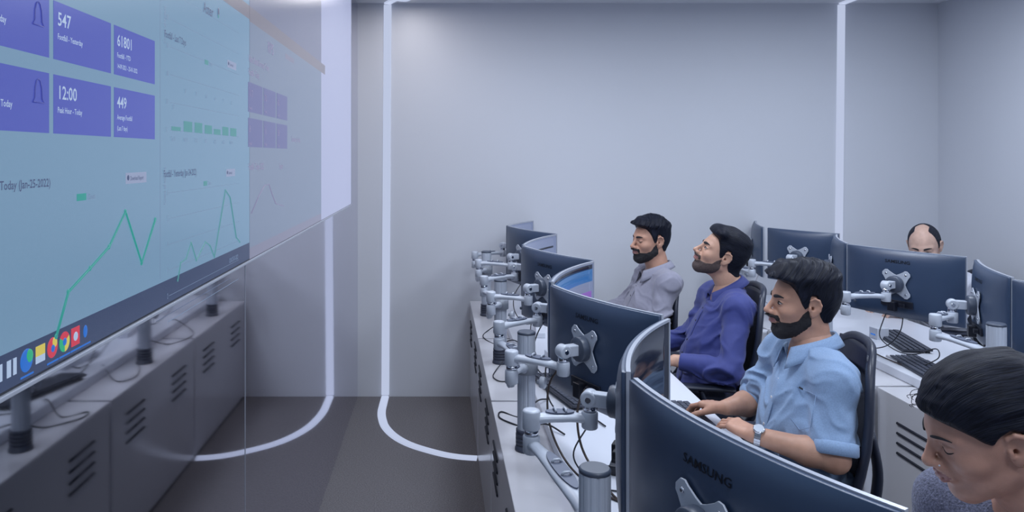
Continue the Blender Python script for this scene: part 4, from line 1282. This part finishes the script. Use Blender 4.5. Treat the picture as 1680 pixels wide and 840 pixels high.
def person(name, label, J, head_c, head_f, head_up, skin, shirt_m, style, scale=1.0, sleeve='long', girth=1.0, fold_seed=0,
           hands=True, build=1.0, fem=0, collar=True, trouser='trouser', grp='seated people', handL=None, handR=None, lids=0.0):
    """J: joints in world space; builds body (one surface), shirt, trousers, hair, shoes ..."""
    base = np.array([J['pelvis'][0], J['pelvis'][1], 0.0])
    root = thing(name, label, 'person', tuple(base), 0, grp)
    J = {k: np.array(v, float) for k, v in J.items()}
    hf = unit(head_f); hl = unit(np.cross(head_up, hf)); hu = np.cross(hf, hl)
    R = np.stack([hf, hl, hu], 1)         # local -> world
    hc = np.array(head_c, float)
    toW = lambda V: hc + (np.asarray(V)*scale) @ R.T
    toL = lambda P: ((np.asarray(P)-hc) @ R)/scale
    # --- head mesh
    sk = skull(jaw=style.get('jaw', 1.0), cheek=style.get('cheek', 1.0))
    nb = toL(J['neck'])
    neckp = [cone((-.022, 0, -.045), nb*0.55+np.array([-.022, 0, -.045])*0.45, .052*style.get('neck', 1), .054*style.get('neck', 1), .03),
             cone(nb*0.55+np.array([-.022, 0, -.045])*0.45, nb, .054*style.get('neck', 1), .062*style.get('neck', 1), .02),
             cone((.022, 0, -.088), nb*0.5+np.array([.0, 0, -.07])*0.5+np.array([.012, 0, 0]), .020, .016, .03)]
    hp = face(list(sk), fem)
    hp = hp + neckp
    hp = ears(hp)
    g = Grid(np.minimum((-.13, -.11, -.135), nb-.08), np.maximum((.135, .11, .15), nb+.08), .0026)
    D = g.field(hp)
    V, F = g.mesh(D)
    HV, HF = toW(V), F
    parts = [(HV, HF)]
    # --- body surface
    dn = unit(J['neck']-J['pelvis'])
    L_ = unit(J['Lsh']-J['Rsh']); L_ = unit(L_-dn*(L_ @ dn)); Fw = np.cross(L_, dn)   # forward
    RT = np.stack([Fw, L_, dn], 1)
    chest = J['pelvis']*.38+J['neck']*.62; belly = J['pelvis']*.72+J['neck']*.28
    H = np.linalg.norm(J['neck']-J['pelvis'])
    def torso(e=0.0, gb=girth):
        b_ = build
        return [ell(chest+Fw*.008-dn*.03, (.104*b_+e, .152*b_+e, .170+e), .05, R=RT),
                ell(belly+Fw*.022*gb, (.112*gb+e, .148*gb+e, .17+e), .06, R=RT),
                ell(J['pelvis']+dn*.02, (.120*gb+e, .165*gb+e, .115+e), .05, R=RT),
                cone(J['Lsh'], J['Rsh'], .046*b_+e, .046*b_+e, .05),
                cone(J['neck']-Fw*.014-dn*.030, J['Lsh']+dn*.0, .042*b_+e, .054*b_+e, .05),
                cone(J['neck']-Fw*.014-dn*.030, J['Rsh']+dn*.0, .042*b_+e, .054*b_+e, .05)]
    def legs(e=0.0):
        o = []
        for q in 'LR':
            o += [cone(J[q+'hip'], J[q+'kn'], .082+e, .056+e, .04), cone(J[q+'kn'], J[q+'an'], .054+e, .038+e*.7, .03)]
        return o
    def arms(e=0.0):
        o = []
        for q in 'LR':
            o += [cone(J[q+'sh'], J[q+'el'], .054*build+e, .041*build+e, .03)]
        return o
    def foreprims(q, e=0.0):
        el_, wr = J[q+'el'], J[q+'wr']
        mid = el_*.68+wr*.32
        return [cone(el_, mid, .041*build+e, .0425*build+e, .02), cone(mid, wr, .0425*build+e, .0265+e, .02)]
    coarse = torso() + arms() + legs()
    for q in 'LR':
        toe = J[q+'an']+unit(np.array([Fw[0], Fw[1], 0]))*.15; toe[2] = .035
        coarse += [cone(J[q+'an'], toe, .034, .026, .02)]
        coarse += foreprims(q)
    coarse.append(cone(J['neck']-dn*.05, J['neck']+dn*.02, .064, .060, .04))
    lo = np.min([p[1] for p in coarse], 0)-.02; hi = np.max([p[2] for p in coarse], 0)+.02
    gc = Grid(lo, hi, .011)
    V, F = gc.mesh(gc.field(coarse))
    parts.append((V, F))
    for q, hd in (('L', handL), ('R', handR)):
        el_, wr = J[q+'el'], J[q+'wr']
        d = unit(wr-el_)
        if hd is None: hd = {}
        hdir = unit(hd.get('d', d)); n = np.array(hd.get('n', (0, 0, 1)), float)
        n = unit(n-hdir*(n @ hdir))
        sdir = np.cross(hdir, n) if q == 'L' else np.cross(n, hdir)
        hpz = hand_prims(wr, hdir, n, sdir, **hd.get('k', {}))
        pr = foreprims(q, .0006)+hpz
        lo = np.min([p[1] for p in pr], 0)-.012; hi = np.max([p[2] for p in pr], 0)+.012
        gh = Grid(lo, hi, .0031)
        V, F = gh.mesh(gh.field(pr))
        parts.append((V, F))
    nV = 0; VV = []; FF = []
    for V, F in parts:
        VV.append(V); FF.append(F+nV); nV += len(V)
    body = npmesh('body', np.concatenate(VV), np.concatenate(FF), skin, root, base)
    # lips: second material on the head's lip faces
    body.data.materials.append(M['lipA'])
    hl_ = toL(body.data and (np.array([v.co for v in body.data.vertices])+base))
    lipm = (((hl_[:, 1]/.0245)**2+((hl_[:, 2]+.0592)/.0115)**2) < 1) & (hl_[:, 0] > .094)
    fi = np.array([p.vertices[0] for p in body.data.polygons])
    body.data.polygons.foreach_set('material_index', lipm[fi].astype(np.int32))
    # --- hair and beard shells over the skull
    gs = Grid((-.17, -.13, -.135), (.16, .13, .19), .0030)
    X, Y, Z = gs.coords()
    Ds = gs.field(sk+neckp[:1], pad=.05)
    X = X+0*Ds; Y = Y+0*Ds; Z = Z+0*Ds
    T, flow = style['hair'](X, Y, Z)
    V, F = gs.mesh(Ds-T)
    if len(V):
        uv = flow(V)
        npmesh('hair', toW(V), F, style.get('hairmat', 'hair'), root, base, uv)
    if 'beard' in style:
        Db = g.field(face(list(sk), fem))
        Xb, Yb, Zb = g.coords(); Xb = Xb+0*Db; Yb = Yb+0*Db; Zb = Zb+0*Db
        V, F = g.mesh(Db-style['beard'](Xb, Yb, Zb))
        if len(V): npmesh('beard', toW(V), F, style.get('beardmat', 'beard'), root, base)
    # --- eyes, brows, lashes
    for q in (-1, 1):
        e = MB(); c = toW((.0795 if lids < .65 else .0765, q*.0315, .0025-(.004 if lids > .6 else 0)))
        Rm = Matrix([list(r_) for r_ in R])
        e.ball(c, scale, 18, 12, (.0106, .0132, .0047*(1-lids)), Rm)
        eo = e.build('eye', 'eyew', root, base)
        gz = style.get('gaze', (0, 0))
        e = MB(); e.ball(toW((.0868 if lids < .65 else .083, q*.0315+gz[0]-q*.002, .0025+gz[1])), scale, 14, 10, (.0046, .0080, .0052*(1-lids)), Rm)
        e.build('iris', 'iris', eo, base)
        ld_ = lids > .65
        lp = []
        for t in np.linspace(-1, 1, 9):
            yy = q*(.0315+.0140*t); zz = (-.0035+.0045*t*t+.0005*t) if ld_ else .0025+(.0062-.0058*abs(t)**2.2)
            xs = np.linspace(.115, .05, 131)
            dd = evalp(hp[:40], np.stack([xs, 0*xs+yy, 0*xs+zz], 1))
            lp.append(toW((xs[int(np.argmax(dd < 0))]+.0007, yy, zz)))
        MB().tube([tuple(p) for p in lp], [.0006, .0011, .0013, .0014, .0015, .0015, .0014, .0012, .0007], 6).build('eyelash', 'lash', root, base)
        # eyebrow projected on the skin
        pts = []
        for t in np.linspace(0, 1, 9):
            yy = q*(.012+.038*t); zz = .0225+.0065*sin(t*2.1)-.004*t + style.get('browz', 0)
            # march from the front
            xs = np.linspace(.12, .03, 181)
            dd = evalp(hp[:40], np.stack([xs, 0*xs+yy, 0*xs+zz], 1))
            k = int(np.argmax(dd < 0)); pts.append((xs[k]+.0006, yy, zz))
        bw = .0050 if not fem else .0026
        MB().tube([tuple(toW(p)) for p in pts], 0, 8, flat=[(.0024, bw*.8), (.0026, bw*1.1), (.0026, bw*1.2), (.0026, bw*1.15), (.0025, bw*1.05), (.0023, bw*.9), (.002, bw*.7), (.0018, bw*.5), (.001, bw*.25)],
                  up=tuple(hu)).build('eyebrow', 'brow', root, base)
    # --- trousers, shoes
    tr = [ell(J['pelvis'], (.132*girth, .172*girth, .12), .05, R=RT)] + legs(.009)
    lo = np.min([p[1] for p in tr], 0)-.03; hi = np.max([p[2] for p in tr], 0)+.03
    lo[2] = min(J['Lan'][2], J['Ran'][2])+.0; hi[2] = J['pelvis'][2]+.10
    gt = Grid(lo, hi, .009)
    Dt = gt.field(tr)
    V, F = gt.mesh(Dt)
    V = V + 0
    npmesh('trousers', V, F, trouser, root, base)
    for q in 'LR':
        f2 = unit(np.array([Fw[0], Fw[1], 0])); a = J[q+'an'].copy()
        heel = a-f2*.035; heel[2] = .036; toe = a+f2*.165; toe[2] = .030
        mid = a+f2*.07; mid[2] = .050
        pr = [cone(heel, mid, .036, .040, .02), cone(mid, toe, .040, .030, .02), cone(a*np.array([1, 1, 0])+np.array([0, 0, .085]), heel, .040, .036, .02)]
        lo = np.min([p[1] for p in pr], 0)-.012; hi = np.max([p[2] for p in pr], 0)+.012
        lo[2] = -.0005
        gg = Grid(lo, hi, .006); Df = gg.field(pr)
        V, F = gg.mesh(np.maximum(Df, 0.0035-gg.coords()[2]+0*Df))
        npmesh('shoe', V, F, 'shoe', root, base)
    # --- shirt
    e = .011
    sp = torso(e)
    for q in 'LR':
        sh, el_, wr = J[q+'sh'], J[q+'el'], J[q+'wr']
        if sleeve == 'rolled':
            end = sh*.06+el_*.94
            sp += [cone(sh, end, .059*build, .058*build, .035), cone(sh*.22+el_*.78, end, .0605*build, .0605*build, .004)]
        elif sleeve == 'short':
            end = sh*.35+el_*.65
            sp += [cone(sh, end, .064*build, .062*build, .035)]
        else:
            cf = el_*.10+wr*.90
            mid = el_*.6+wr*.4
            sp += [cone(sh, el_, .058*build, .048*build, .035), cone(el_, mid, .049*build, .050*build, .03), cone(mid, cf, .053*build, .038, .02), cone(el_*.22+wr*.78, cf, .0375, .0375, .004)]
    lo = np.min([p[1] for p in sp], 0)-.03; hi = np.max([p[2] for p in sp], 0)+.03
    gsx = Grid(lo, hi, style.get('cloth_h', .0056))
    Dc = gsx.field(sp)
    X, Y, Z = gsx.coords(); X = X+0*Dc; Y = Y+0*Dc; Z = Z+0*Dc
    near = Dc < .03
    xs, ys, zs = X[near], Y[near], Z[near]
    # folds: ridged noise, stretched across the body, stronger at elbows, armpits and belly
    P = np.stack([xs, ys, zs], 1)
    s0 = fold_seed*7.3
    w1 = vnoise(xs*7+s0, ys*7, zs*7)*2.0
    a_ = (xs+ys*.5)*5+w1; 
    r1 = 1-np.abs(2*vnoise(a_*1.2+s0, (ys-xs*.4)*5+w1*.6, zs*17+w1*1.8)-1)
    r2 = 1-np.abs(2*vnoise(xs*13+3+s0, ys*13+w1, zs*30+w1*2.5)-1)
    amp = np.full(len(xs), .35)
    for pt, rad_, am in ((J['Lel'], .16, 1.0), (J['Rel'], .16, 1.0), (J['Lsh']-dn*.10-L_*.03, .10, .6), (J['Rsh']-dn*.10+L_*.03, .10, .6), (belly, .2, .9)):
        amp = np.maximum(amp, am*np.exp(-((P-pt)**2).sum(1)/rad_**2))
    fa = style.get('fold', 1.0)
    for q in 'LR':
        ce = J[q+'sh']*.06+J[q+'el']*.94 if sleeve == 'rolled' else J[q+'el']*.09+J[q+'wr']*.91
        amp = amp*sstep(.05, .10, np.sqrt(((P-ce)**2).sum(1)))
        amp = amp*(.35+.65*sstep(.03, .10, np.sqrt(((P-J[q+'sh']-dn*.03)**2).sum(1))))
    disp = fa*amp*(.026*np.clip(r1-.55, 0, 1)*2.0 + .009*np.clip(r2-.55, 0, 1)*2.0 - .006)
    Dc[near] -= disp
    # neck opening and V
    nk = J['neck']
    for op_ in [cone(nk-Fw*.012-dn*.010, hc-hu*.05*scale, .066*style.get('neck', 1)*(.98 if collar else 1.12), .055, .0)] + ([cone(nk+Fw*.05-dn*.03, nk+Fw*style.get('vx', .085)-dn*style.get('vz', .075), .034, style.get('vr', .010), .0)]):
        d_ = op_[0](X, Y, Z)
        Dc = np.maximum(Dc, -d_)
    # hem
    pj = (X-J['pelvis'][0])*dn[0]+(Y-J['pelvis'][1])*dn[1]+(Z-J['pelvis'][2])*dn[2]
    Dc = np.maximum(Dc, -(pj+.055))
    for q in 'LR':
        sh, el_, wr = J[q+'sh'], J[q+'el'], J[q+'wr']
        if sleeve == 'long':
            a = unit(wr-el_); cpt = el_*.09+wr*.91
        else:
            f_ = .94 if sleeve == 'rolled' else .65
            a = unit(el_-sh); cpt = sh*(1-f_)+el_*f_
        pl_ = (X-cpt[0])*a[0]+(Y-cpt[1])*a[1]+(Z-cpt[2])*a[2]
        rr = np.sqrt((X-cpt[0])**2+(Y-cpt[1])**2+(Z-cpt[2])**2)
        Dc = np.where(rr < .075, np.maximum(Dc, pl_), Dc)
    V, F = gsx.mesh(Dc)
    shirt = npmesh('shirt' if not fem else 'knit_top', V, F, shirt_m, root, base)
    # body hidden under cloth is pulled in where the skin would poke out
    co = np.array([v.co for v in body.data.vertices])+base
    iN = len(HV)
    # --- collar
    def surf(pt, direction, prims=None, start=.16):
        """outermost point of the shirt along a ray that comes in towards pt"""
        direction = unit(direction)
        ts = np.linspace(start, -.04, 160)
        Q = pt+ts[:, None]*direction
        ii = np.round((Q-gsx.lo)/gsx.h).astype(int)
        ok = ((ii >= 0) & (ii < gsx.n)).all(1)
        dd = np.full(len(ts), 1.0)
        dd[ok] = Dc[ii[ok, 0], ii[ok, 1], ii[ok, 2]]
        k = int(np.argmax(dd < 0)) if (dd < 0).any() else 80
        return Q[k]
    if collar:
        na = unit(hc-hu*.06*scale-hf*.02*scale-nk)    # neck axis
        cF = unit(Fw-na*(Fw @ na)); cL = np.cross(na, cF)
        rn = .064*style.get('neck', 1)
        vs = []; nseg = 40; rows = 6
        for i in range(nseg+1):
            t = -1+2*i/nseg
            a = pi + t*radians(158)           # starts/ends at the front, passes the nape
            dirr = cF*cos(a)+cL*sin(a)
            fr = abs(t)                       # 1 at the front
            base_c = nk - Fw*.010 - dn*.004 + (Fw*.040 - dn*.040)*max(0, fr-.25)**1.2*1.0
            up_h = .040*(1-.35*fr)
            for j in range(rows):
                if j < 2:
                    p = base_c + dirr*(rn+.002*j) + na*(up_h*j + .004)
                elif j == 2:
                    p = base_c + dirr*(rn+.008) + na*(up_h+.006)
                else:
                    k = (j-2)/3
                    drop = (.040+.030*max(0, fr-.55)/.45)*k
                    p = base_c + dirr*(rn+.010+.016*k) + na*(up_h+.006-drop) + Fw*(.022*k*max(0, fr-.6)/.4)
                vs.append(p)
        fs = [(i*rows+j, (i+1)*rows+j, (i+1)*rows+j+1, i*rows+j+1) for i in range(nseg) for j in range(rows-1)]
        o = MB().add(vs, fs, True).build('collar', shirt_m, root, base)
        md = o.modifiers.new('thick', 'SOLIDIFY'); md.thickness = .0030; md.offset = 0
        # placket and buttons
        pts = []
        for t in np.linspace(0, 1, 14):
            c0 = (nk-dn*.060)*(1-t)+(J['pelvis']+dn*.02)*t
            pts.append(surf(c0, Fw, start=.22))
        pts = np.array(pts)
        for _ in range(2): pts[1:-1] = (pts[:-2]+pts[1:-1]*2+pts[2:])/4
        MB().tube([tuple(p+Fw*.0015) for p in pts], 0, 8, flat=(.0150, .0028), up=tuple(Fw)).build('placket', shirt_m, root, base)
        for t in (.0, .17, .36, .56, .76):
            q_ = pts[int(t*13)]
            MB().lathe(tuple(q_+Fw*.0035), [(.0052, 0), (.0052, .0014), (.0035, .0018)], 12, tuple(Fw)).build('button', 'button' if style.get('btn') is None else style['btn'], root, base)
    if sleeve == 'rolled':
        for q in 'LR':
            sh, el_ = J[q+'sh'], J[q+'el']
            a = unit(el_-sh); c = sh*.06+el_*.94
            pr = []
            prof = []
            MB().lathe(tuple(c-a*.040), [(.0600*build, 0), (.0665*build, .003), (.0672*build, .020), (.0665*build, .036), (.0600*build, .042)], 40, tuple(a), caps=False).build('rolled_cuff', shirt_m, root, base)
    return dict(root=root, base=base, toW=toW, toL=toL, R=R, surf=surf, Fw=Fw, L=L_, dn=dn, nk=nk, J=J)

# ---- hair styles ----
def line(x, pts):
    a = np.array(pts)
    return np.interp(x, a[:, 0], a[:, 1])
def flow_back(V):
    return np.stack([V[:, 0]*30+V[:, 2]*8, np.arctan2(V[:, 1], V[:, 2]+.03)*60+V[:, 0]*4], 1)
def flow_side(V):
    return np.stack([V[:, 0]*230+V[:, 2]*128+1.5*np.sin(V[:, 1]*50)+2*np.sin(V[:, 2]*60), V[:, 2]*18-V[:, 0]*10+np.abs(V[:, 1])*14], 1)
HL = [(-.13, -.075), (-.09, -.078), (-.05, -.070), (-.034, -.045), (-.026, -.01), (-.018, .028), (.0, .030), (.006, -.012), (.016, -.020), (.026, -.005), (.036, .026), (.046, .048), (.056, .066), (.075, .074), (.10, .078)]
def hair_full(X, Y, Z):        # tall swept hair, faded sides
    s = Z-line(X, HL)
    n = vnoise(X*28+5, Y*30, Z*22); n2 = vnoise(X*135+Z*75+np.sin(Y*50)*1.5, Y*22, Z*18-X*10+9)
    top = sstep(.045, .10, Z)
    frontq = sstep(.02, .075, X)*top
    t = .0035+.009*sstep(.0, .06, Z)+.018*top+.016*frontq+.010*sstep(.06, .02, Z)*sstep(-.03, -.08, X)*.5+(n-.5)*.013*top+(n2-.5)*.0105*(.10+top)
    m_ = sstep(-.004, .016, s)
    return m_*t-(1-m_)*.008, flow_side
def hair_quiff(X, Y, Z):       # short sides, combed back with a raised front roll
    s = Z-line(X, HL)
    n = vnoise(X*20, Y*60+3, Z*40)
    top = sstep(.055, .105, Z)
    q = np.exp(-(((X-.062)/.030)**2+((Z-.105)/.030)**2))
    t = .0030+.006*sstep(.0, .06, Z)+.012*top+.026*q+(n-.5)*.004*(.2+top)+.006*sstep(-.05, -.1, X)
    m_ = sstep(-.003, .014, s)
    return m_*t-(1-m_)*.008, flow_back
def hair_short(X, Y, Z):       # short tousled
    s = Z-line(X, HL)
    n = vnoise(X*34+1, Y*34, Z*34+7); n2 = vnoise(X*120+Z*70, Y*30, Z*25)
    top = sstep(.045, .10, Z)
    f = sstep(.03, .085, X)*top
    t = .0035+.006*sstep(.0, .06, Z)+.016*top+.011*f+(n-.5)*.013*top+(n2-.5)*.009*top
    m_ = sstep(-.003, .018, s)
    return m_*t-(1-m_)*.008, flow_side
def hair_bald(X, Y, Z):        # receding: sides and a thin forelock
    s = Z-line(X, [(-.13, -.07), (-.05, -.065), (-.034, -.045), (-.026, -.01), (-.018, .028), (.0, .030), (.006, -.004), (.016, -.01), (.022, .012), (.030, .045), (.10, .08)])
    patch = sstep(.018, .006, X-.010-.1*(np.abs(Y)-.05))
    lock = np.exp(-(((X-.035)/.03)**2+(Y/.016)**2))*sstep(.09, .11, Z)
    side = np.maximum(sstep(.040, .020, X)*sstep(.026, .040, np.abs(Y)+np.maximum(0, -X-.02)*1.2+np.maximum(0, .10-Z)*.35), sstep(-.05, -.075, X))
    m_ = sstep(0, .008, s)*side
    t = .0035+.002*vnoise(X*60, Y*60, Z*60)
    t = m_*t-(1-m_)*.008
    return t, flow_back
def hair_woman(X, Y, Z):       # drawn back over the ears into a low bun
    s = Z-line(X, [(-.13, -.085), (-.07, -.09), (-.045, -.060), (-.034, -.02), (-.024, .014), (-.008, .026), (.010, .018), (.024, .004), (.034, .012), (.046, .026), (.058, .036), (.078, .050), (.10, .058)])
    n = vnoise(X*9, Y*55+4, Z*55); n2 = vnoise(X*14+2, Y*120, Z*120)
    top = sstep(.03, .10, Z)
    t = .0045+.007*sstep(.0, .06, Z)+.006*top+(n-.5)*.0065+(n2-.5)*.0035
    t = t+.008*sstep(-.04, -.10, X)
    bun = .046-np.sqrt((X+.128)**2+(Y*.9)**2+((Z+.005)*1.0)**2)
    m_ = sstep(-.003, .018, s)
    t = m_*t-(1-m_)*.010
    return t, flow_back
def beard_full(X, Y, Z):
    up = line(X, [(-.02, -.01), (.006, -.012), (.020, -.026), (.035, -.050), (.06, -.061), (.08, -.062), (.12, -.062)])
    a = sstep(.006, -.006, Z-up)
    mou = sstep(.0045, -.002, np.abs(Z+.0455+.12*np.maximum(np.abs(Y)-.012, 0))-.0045)*sstep(.032, .026, np.abs(Y))*sstep(.075, .085, X)
    side = sstep(.034, .027, np.abs(Y))*sstep(.022, .026, np.abs(Y))*sstep(-.075, -.06, Z)*sstep(-.045, -.05, Z)*sstep(.07, .08, X)
    lips = sstep(1.25, .95, (Y/.0255)**2+((Z+.0600)/.0135)**2)*sstep(.08, .09, X)
    a = np.maximum(a*(1-lips), np.maximum(mou, side))
    back = sstep(-.012, .0, X)
    a = a*back
    t = .0022+.0025*sstep(-.07, -.10, Z)+.0015*vnoise(X*120, Y*120, Z*120)
    t = t+.0032*mou
    return a*t-(1-a)*.006+.0034*(vnoise(X*190, Y*190, Z*190)-.6)
def beard_short(X, Y, Z):
    return beard_full(X, Y, Z)*.6

def seat_legs(px, py, yaw, kx=.41, hipw=.10, zk=.50, spread=.12):
    """hips, knees, ankles for a seated figure facing direction yaw (angle of forward in plan)"""
    f = np.array([cos(yaw), sin(yaw), 0]); l = np.array([-sin(yaw), cos(yaw), 0])
    b = np.array([px, py, 0.0])
    o = {}
    for q, s in (('L', 1), ('R', -1)):
        o[q+'hip'] = b+l*s*hipw+np.array([0, 0, .555])
        o[q+'kn'] = b+f*kx+l*s*spread+np.array([0, 0, zk+.035])
        o[q+'an'] = b+f*(kx-.02)+l*s*spread+np.array([0, 0, .09])
    return o
YW_ = pi
typing2 = dict(curls=[(.40, .50, .30), (.42, .55, .30), (.45, .55, .30), (.40, .50, .30)])
typing = dict(curls=[(.30, .55, .35), (.35, .60, .35), (.35, .60, .35), (.30, .55, .35)])

# the man in the light blue shirt
J = dict(pelvis=(1.245, 2.56, .575), neck=(1.278, 2.565, 1.052), Lsh=(1.270, 2.405, .976), Rsh=(1.25, 2.715, .992),
         Lel=(1.235, 2.335, .755), Lwr=(1.040, 2.465, .783), Rel=(1.175, 2.790, .785), Rwr=(1.030, 2.690, .798))
J.update(seat_legs(1.235, 2.54, pi*.98))
pb = person('person', 'seated man in a light blue shirt with rolled sleeves and full beard, typing', J,
            (1.249, 2.5776, 1.2007), (-.995, .094, -.027), (-.032, -.053, .998), 'skinA', 'shirt_light',
            dict(fold=1.3, hair=hair_full, beard=beard_full, gaze=(0, -.001), btn=None), sleeve='rolled', fold_seed=1,
            handL=dict(d=(-.50, .85, .14), n=(-.15, .0, 1), k=typing2), handR=dict(d=(-.50, .85, -.12), n=(.1, .0, 1), k=typing))
# the man in the dark blue shirt, head tipped back
J = dict(pelvis=(1.28, 3.58, .575), neck=(1.405, 3.625, 1.062), Lsh=(1.388, 3.465, .988), Rsh=(1.385, 3.77, 1.0),
         Lel=(1.285, 3.335, .745), Lwr=(1.08, 3.43, .765), Rel=(1.27, 3.83, .77), Rwr=(1.05, 3.72, .765))
J.update(seat_legs(1.27, 3.56, pi))
pn = person('person', 'seated man in a dark blue shirt looking up with his head tipped back', J,
            (1.365, 3.63, 1.227), (-.918, .083, .387), (.37, -.171, .913), 'skinB', 'shirt_dark',
            dict(fold=0.95, hair=hair_quiff, beard=beard_short, beardmat='stubble', gaze=(0, .001), btn='logo'), sleeve='long', fold_seed=2,
            handL=dict(d=(-.8, .5, -.1), n=(0, 0, 1), k=typing), handR=dict(d=(-.9, -.2, -.1), n=(0, 0, 1), k=typing))
# the man in the grey shirt
J = dict(pelvis=(1.20, 4.40, .575), neck=(1.285, 4.405, 1.035), Lsh=(1.30, 4.24, .975), Rsh=(1.27, 4.57, .975),
         Lel=(1.21, 4.16, .745), Lwr=(1.0, 4.27, .765), Rel=(1.16, 4.66, .76), Rwr=(.99, 4.55, .765))
J.update(seat_legs(1.20, 4.40, pi, kx=.39))
pg = person('person', 'seated man in a grey shirt nearest the back wall, looking down', J,
            (1.243, 4.4095, 1.2063), (-.954, -.299, -.029), (-.016, -.044, .999), 'skinA', 'shirt_grey',
            dict(hair=hair_short, beard=beard_full, cheek=1.06, jaw=1.08, neck=1.05, btn='logo'), scale=1.04, sleeve='long', fold_seed=3, girth=1.08, lids=.7,
            handL=dict(d=(-.8, .5, -.1), k=typing), handR=dict(d=(-.9, -.2, -.1), k=typing))
# the woman, head bowed
J = dict(pelvis=(1.17, 1.37, .565), neck=(1.095, 1.365, 1.045), Lsh=(1.13, 1.21, .985), Rsh=(1.045, 1.525, .995),
         Lel=(1.08, 1.03, .745), Lwr=(.94, 1.16, .768), Rel=(1.0, 1.56, .76), Rwr=(.93, 1.42, .768))
J.update(seat_legs(1.17, 1.37, pi, kx=.37))
pw = person('person', 'woman in a grey marled top with black hair drawn back, head bowed', J,
            (.998, 1.365, 1.205), (-.885, .20, -.37), (-.40, -.062, .91), 'skinW', 'knit',
            dict(hair=hair_woman, jaw=.98, cheek=1.05, neck=.88, vx=.10, vz=.10, vr=.03, fold=.5, gaze=(0, -.002)), sleeve='long', build=.90, girth=.95, fold_seed=4, fem=1, collar=False, lids=.72,
            handL=dict(d=(-.6, .8, -.1), k=typing), handR=dict(d=(-.9, -.1, -.1), k=typing))
# the balding man behind the right desk
J = dict(pelvis=(3.13, 4.66, .565), neck=(3.06, 4.65, .985), Lsh=(3.12, 4.46, .935), Rsh=(3.06, 4.80, .935),
         Lel=(3.02, 4.40, .745), Lwr=(2.83, 4.50, .765), Rel=(2.98, 4.86, .75), Rwr=(2.83, 4.74, .765))
J.update(seat_legs(3.13, 4.66, pi, spread=.10, kx=.36))
pz = person('person', 'balding man bowed over the right desk, only his head above the monitors', J,
            (2.986, 4.611, 1.1457), (-.611, -.706, -.358), (-.28, -.231, .932), 'skinC', 'white_shirt',
            dict(hair=hair_bald, hairmat='hairbald'), scale=1.06, sleeve='long', fold_seed=5, lids=.6,
            handL=dict(d=(-.8, .4, -.1), k=typing), handR=dict(d=(-.9, -.2, -.1), k=typing))

# --- details worn by people
def wchild(mb, name, m_, p, parent=None): return mb.build(name, m_, parent or p['root'], p['base'])
# watch on the left wrist
J = pb['J']; a = unit(J['Lwr']-J['Lel']); wc = J['Lwr']-a*.012
n = unit(np.array([-.45, -.35, .9])-a*(np.array([-.45, -.35, .9]) @ a))
b = MB()
sd = np.cross(a, n)
N = 22
for k in range(N):
    th = 2*pi*k/N
    dd = n*cos(th)+sd*sin(th); tt = -n*sin(th)+sd*cos(th)
    b.obox(tuple(wc+dd*.0305), tuple(dd), tuple(tt), tuple(a), .0018, .0042, .0095)
strap = wchild(b, 'watch_strap', 'steel', pb)
w_ = wchild(MB().lathe(tuple(wc+n*.031), [(.017, 0), (.0185, .002), (.0185, .007), (.0155, .009)], 28, tuple(n)), 'watch_case', 'steel', pb)
wchild(MB().lathe(tuple(wc+n*.0395), [(.0148, 0), (.0148, .0008)], 24, tuple(n)), 'watch_dial', 'dial', pb, w_)
# shirt pocket with tab
p = pb
out = []
for (u, v) in ((0, 0), (.10, 0), (.10, -.10), (.05, -.125), (0, -.10)):
    c0 = p['nk']*.70+p['J']['pelvis']*.30 + p['L']*(.040+u) + p['dn']*(.025+v)
    out.append(p['surf'](c0, p['Fw']+p['L']*.45, start=.2)+p['Fw']*.0015+p['L']*.001)
bb = MB().tube([tuple(q) for q in out], .0012, 6, closed=True)
wchild(bb, 'pocket_seam', 'shirt_light', pb)
c0 = out[0]*.75+out[1]*.25
wchild(MB().obox(tuple(c0+p['Fw']*.001), tuple(p['L']), tuple(p['dn']), tuple(p['Fw']), .010, .0028, .0012), 'pocket_tab', 'logo', pb)
# woman's jewellery and bun
for nm, pt, r_, mm in (('earring', (-.010, .0865, -.034), .0034, 'gem'), ('earring', (-.016, .0885, -.026), .0026, 'gem'), ('earring', (-.010, -.0865, -.034), .0034, 'gem'), ('nose_pin', (.1030, .0188, -.0315), .0018, 'gem')):
    wchild(MB().ball(tuple(pw['toW'](pt)), r_, 10, 8), nm, mm, pw)
pts = []
for t in np.linspace(0, 2*pi, 9)[:-1]:
    pts.append(tuple(pw['toW']((-.010+.005*cos(t), .0870, -.030+.007*sin(t)))))
wchild(MB().tube(pts, .0008, 6, closed=True), 'ear_ring', 'gold', pw)
wl = MB()
for i in range(6):
    y_ = -.055+.05*rng.random(); x_ = .090-abs(y_)*.35; z_ = .070+.015*rng.random()
    L0 = .008+.012*rng.random(); cu_ = rng.random()*2-1
    pp = [(x_-.022, y_, z_-.004), (x_+.006, y_+.002*cu_, z_+.006*cu_), (x_+.010+L0*.5, y_+.004*cu_, z_+.004-.010*abs(cu_)), (x_+.006+L0*.6, y_+.007*cu_, z_-L0*.6)]
    wl.tube([tuple(pw['toW'](q)) for q in spline(pp, 4)], [.0006]*12+[.0003], 5)
wchild(wl, 'loose_hair', 'brow', pw)
nk, Fw, L_, dn = pw['nk'], pw['Fw'], pw['L'], pw['dn']
pts = []
for t in np.linspace(-1, 1, 17):
    an = t*radians(150)
    pts.append(nk-Fw*.006-dn*(.012)+Fw*(.060*cos(an))+L_*(.060*sin(an))+dn*(.022-.070*max(0, cos(an))**1.5)+Fw*.030*max(0, cos(an))**1.5)
wchild(MB().tube([tuple(q) for q in spline(pts, 3)], .0013, 6), 'necklace', 'gold', pw)
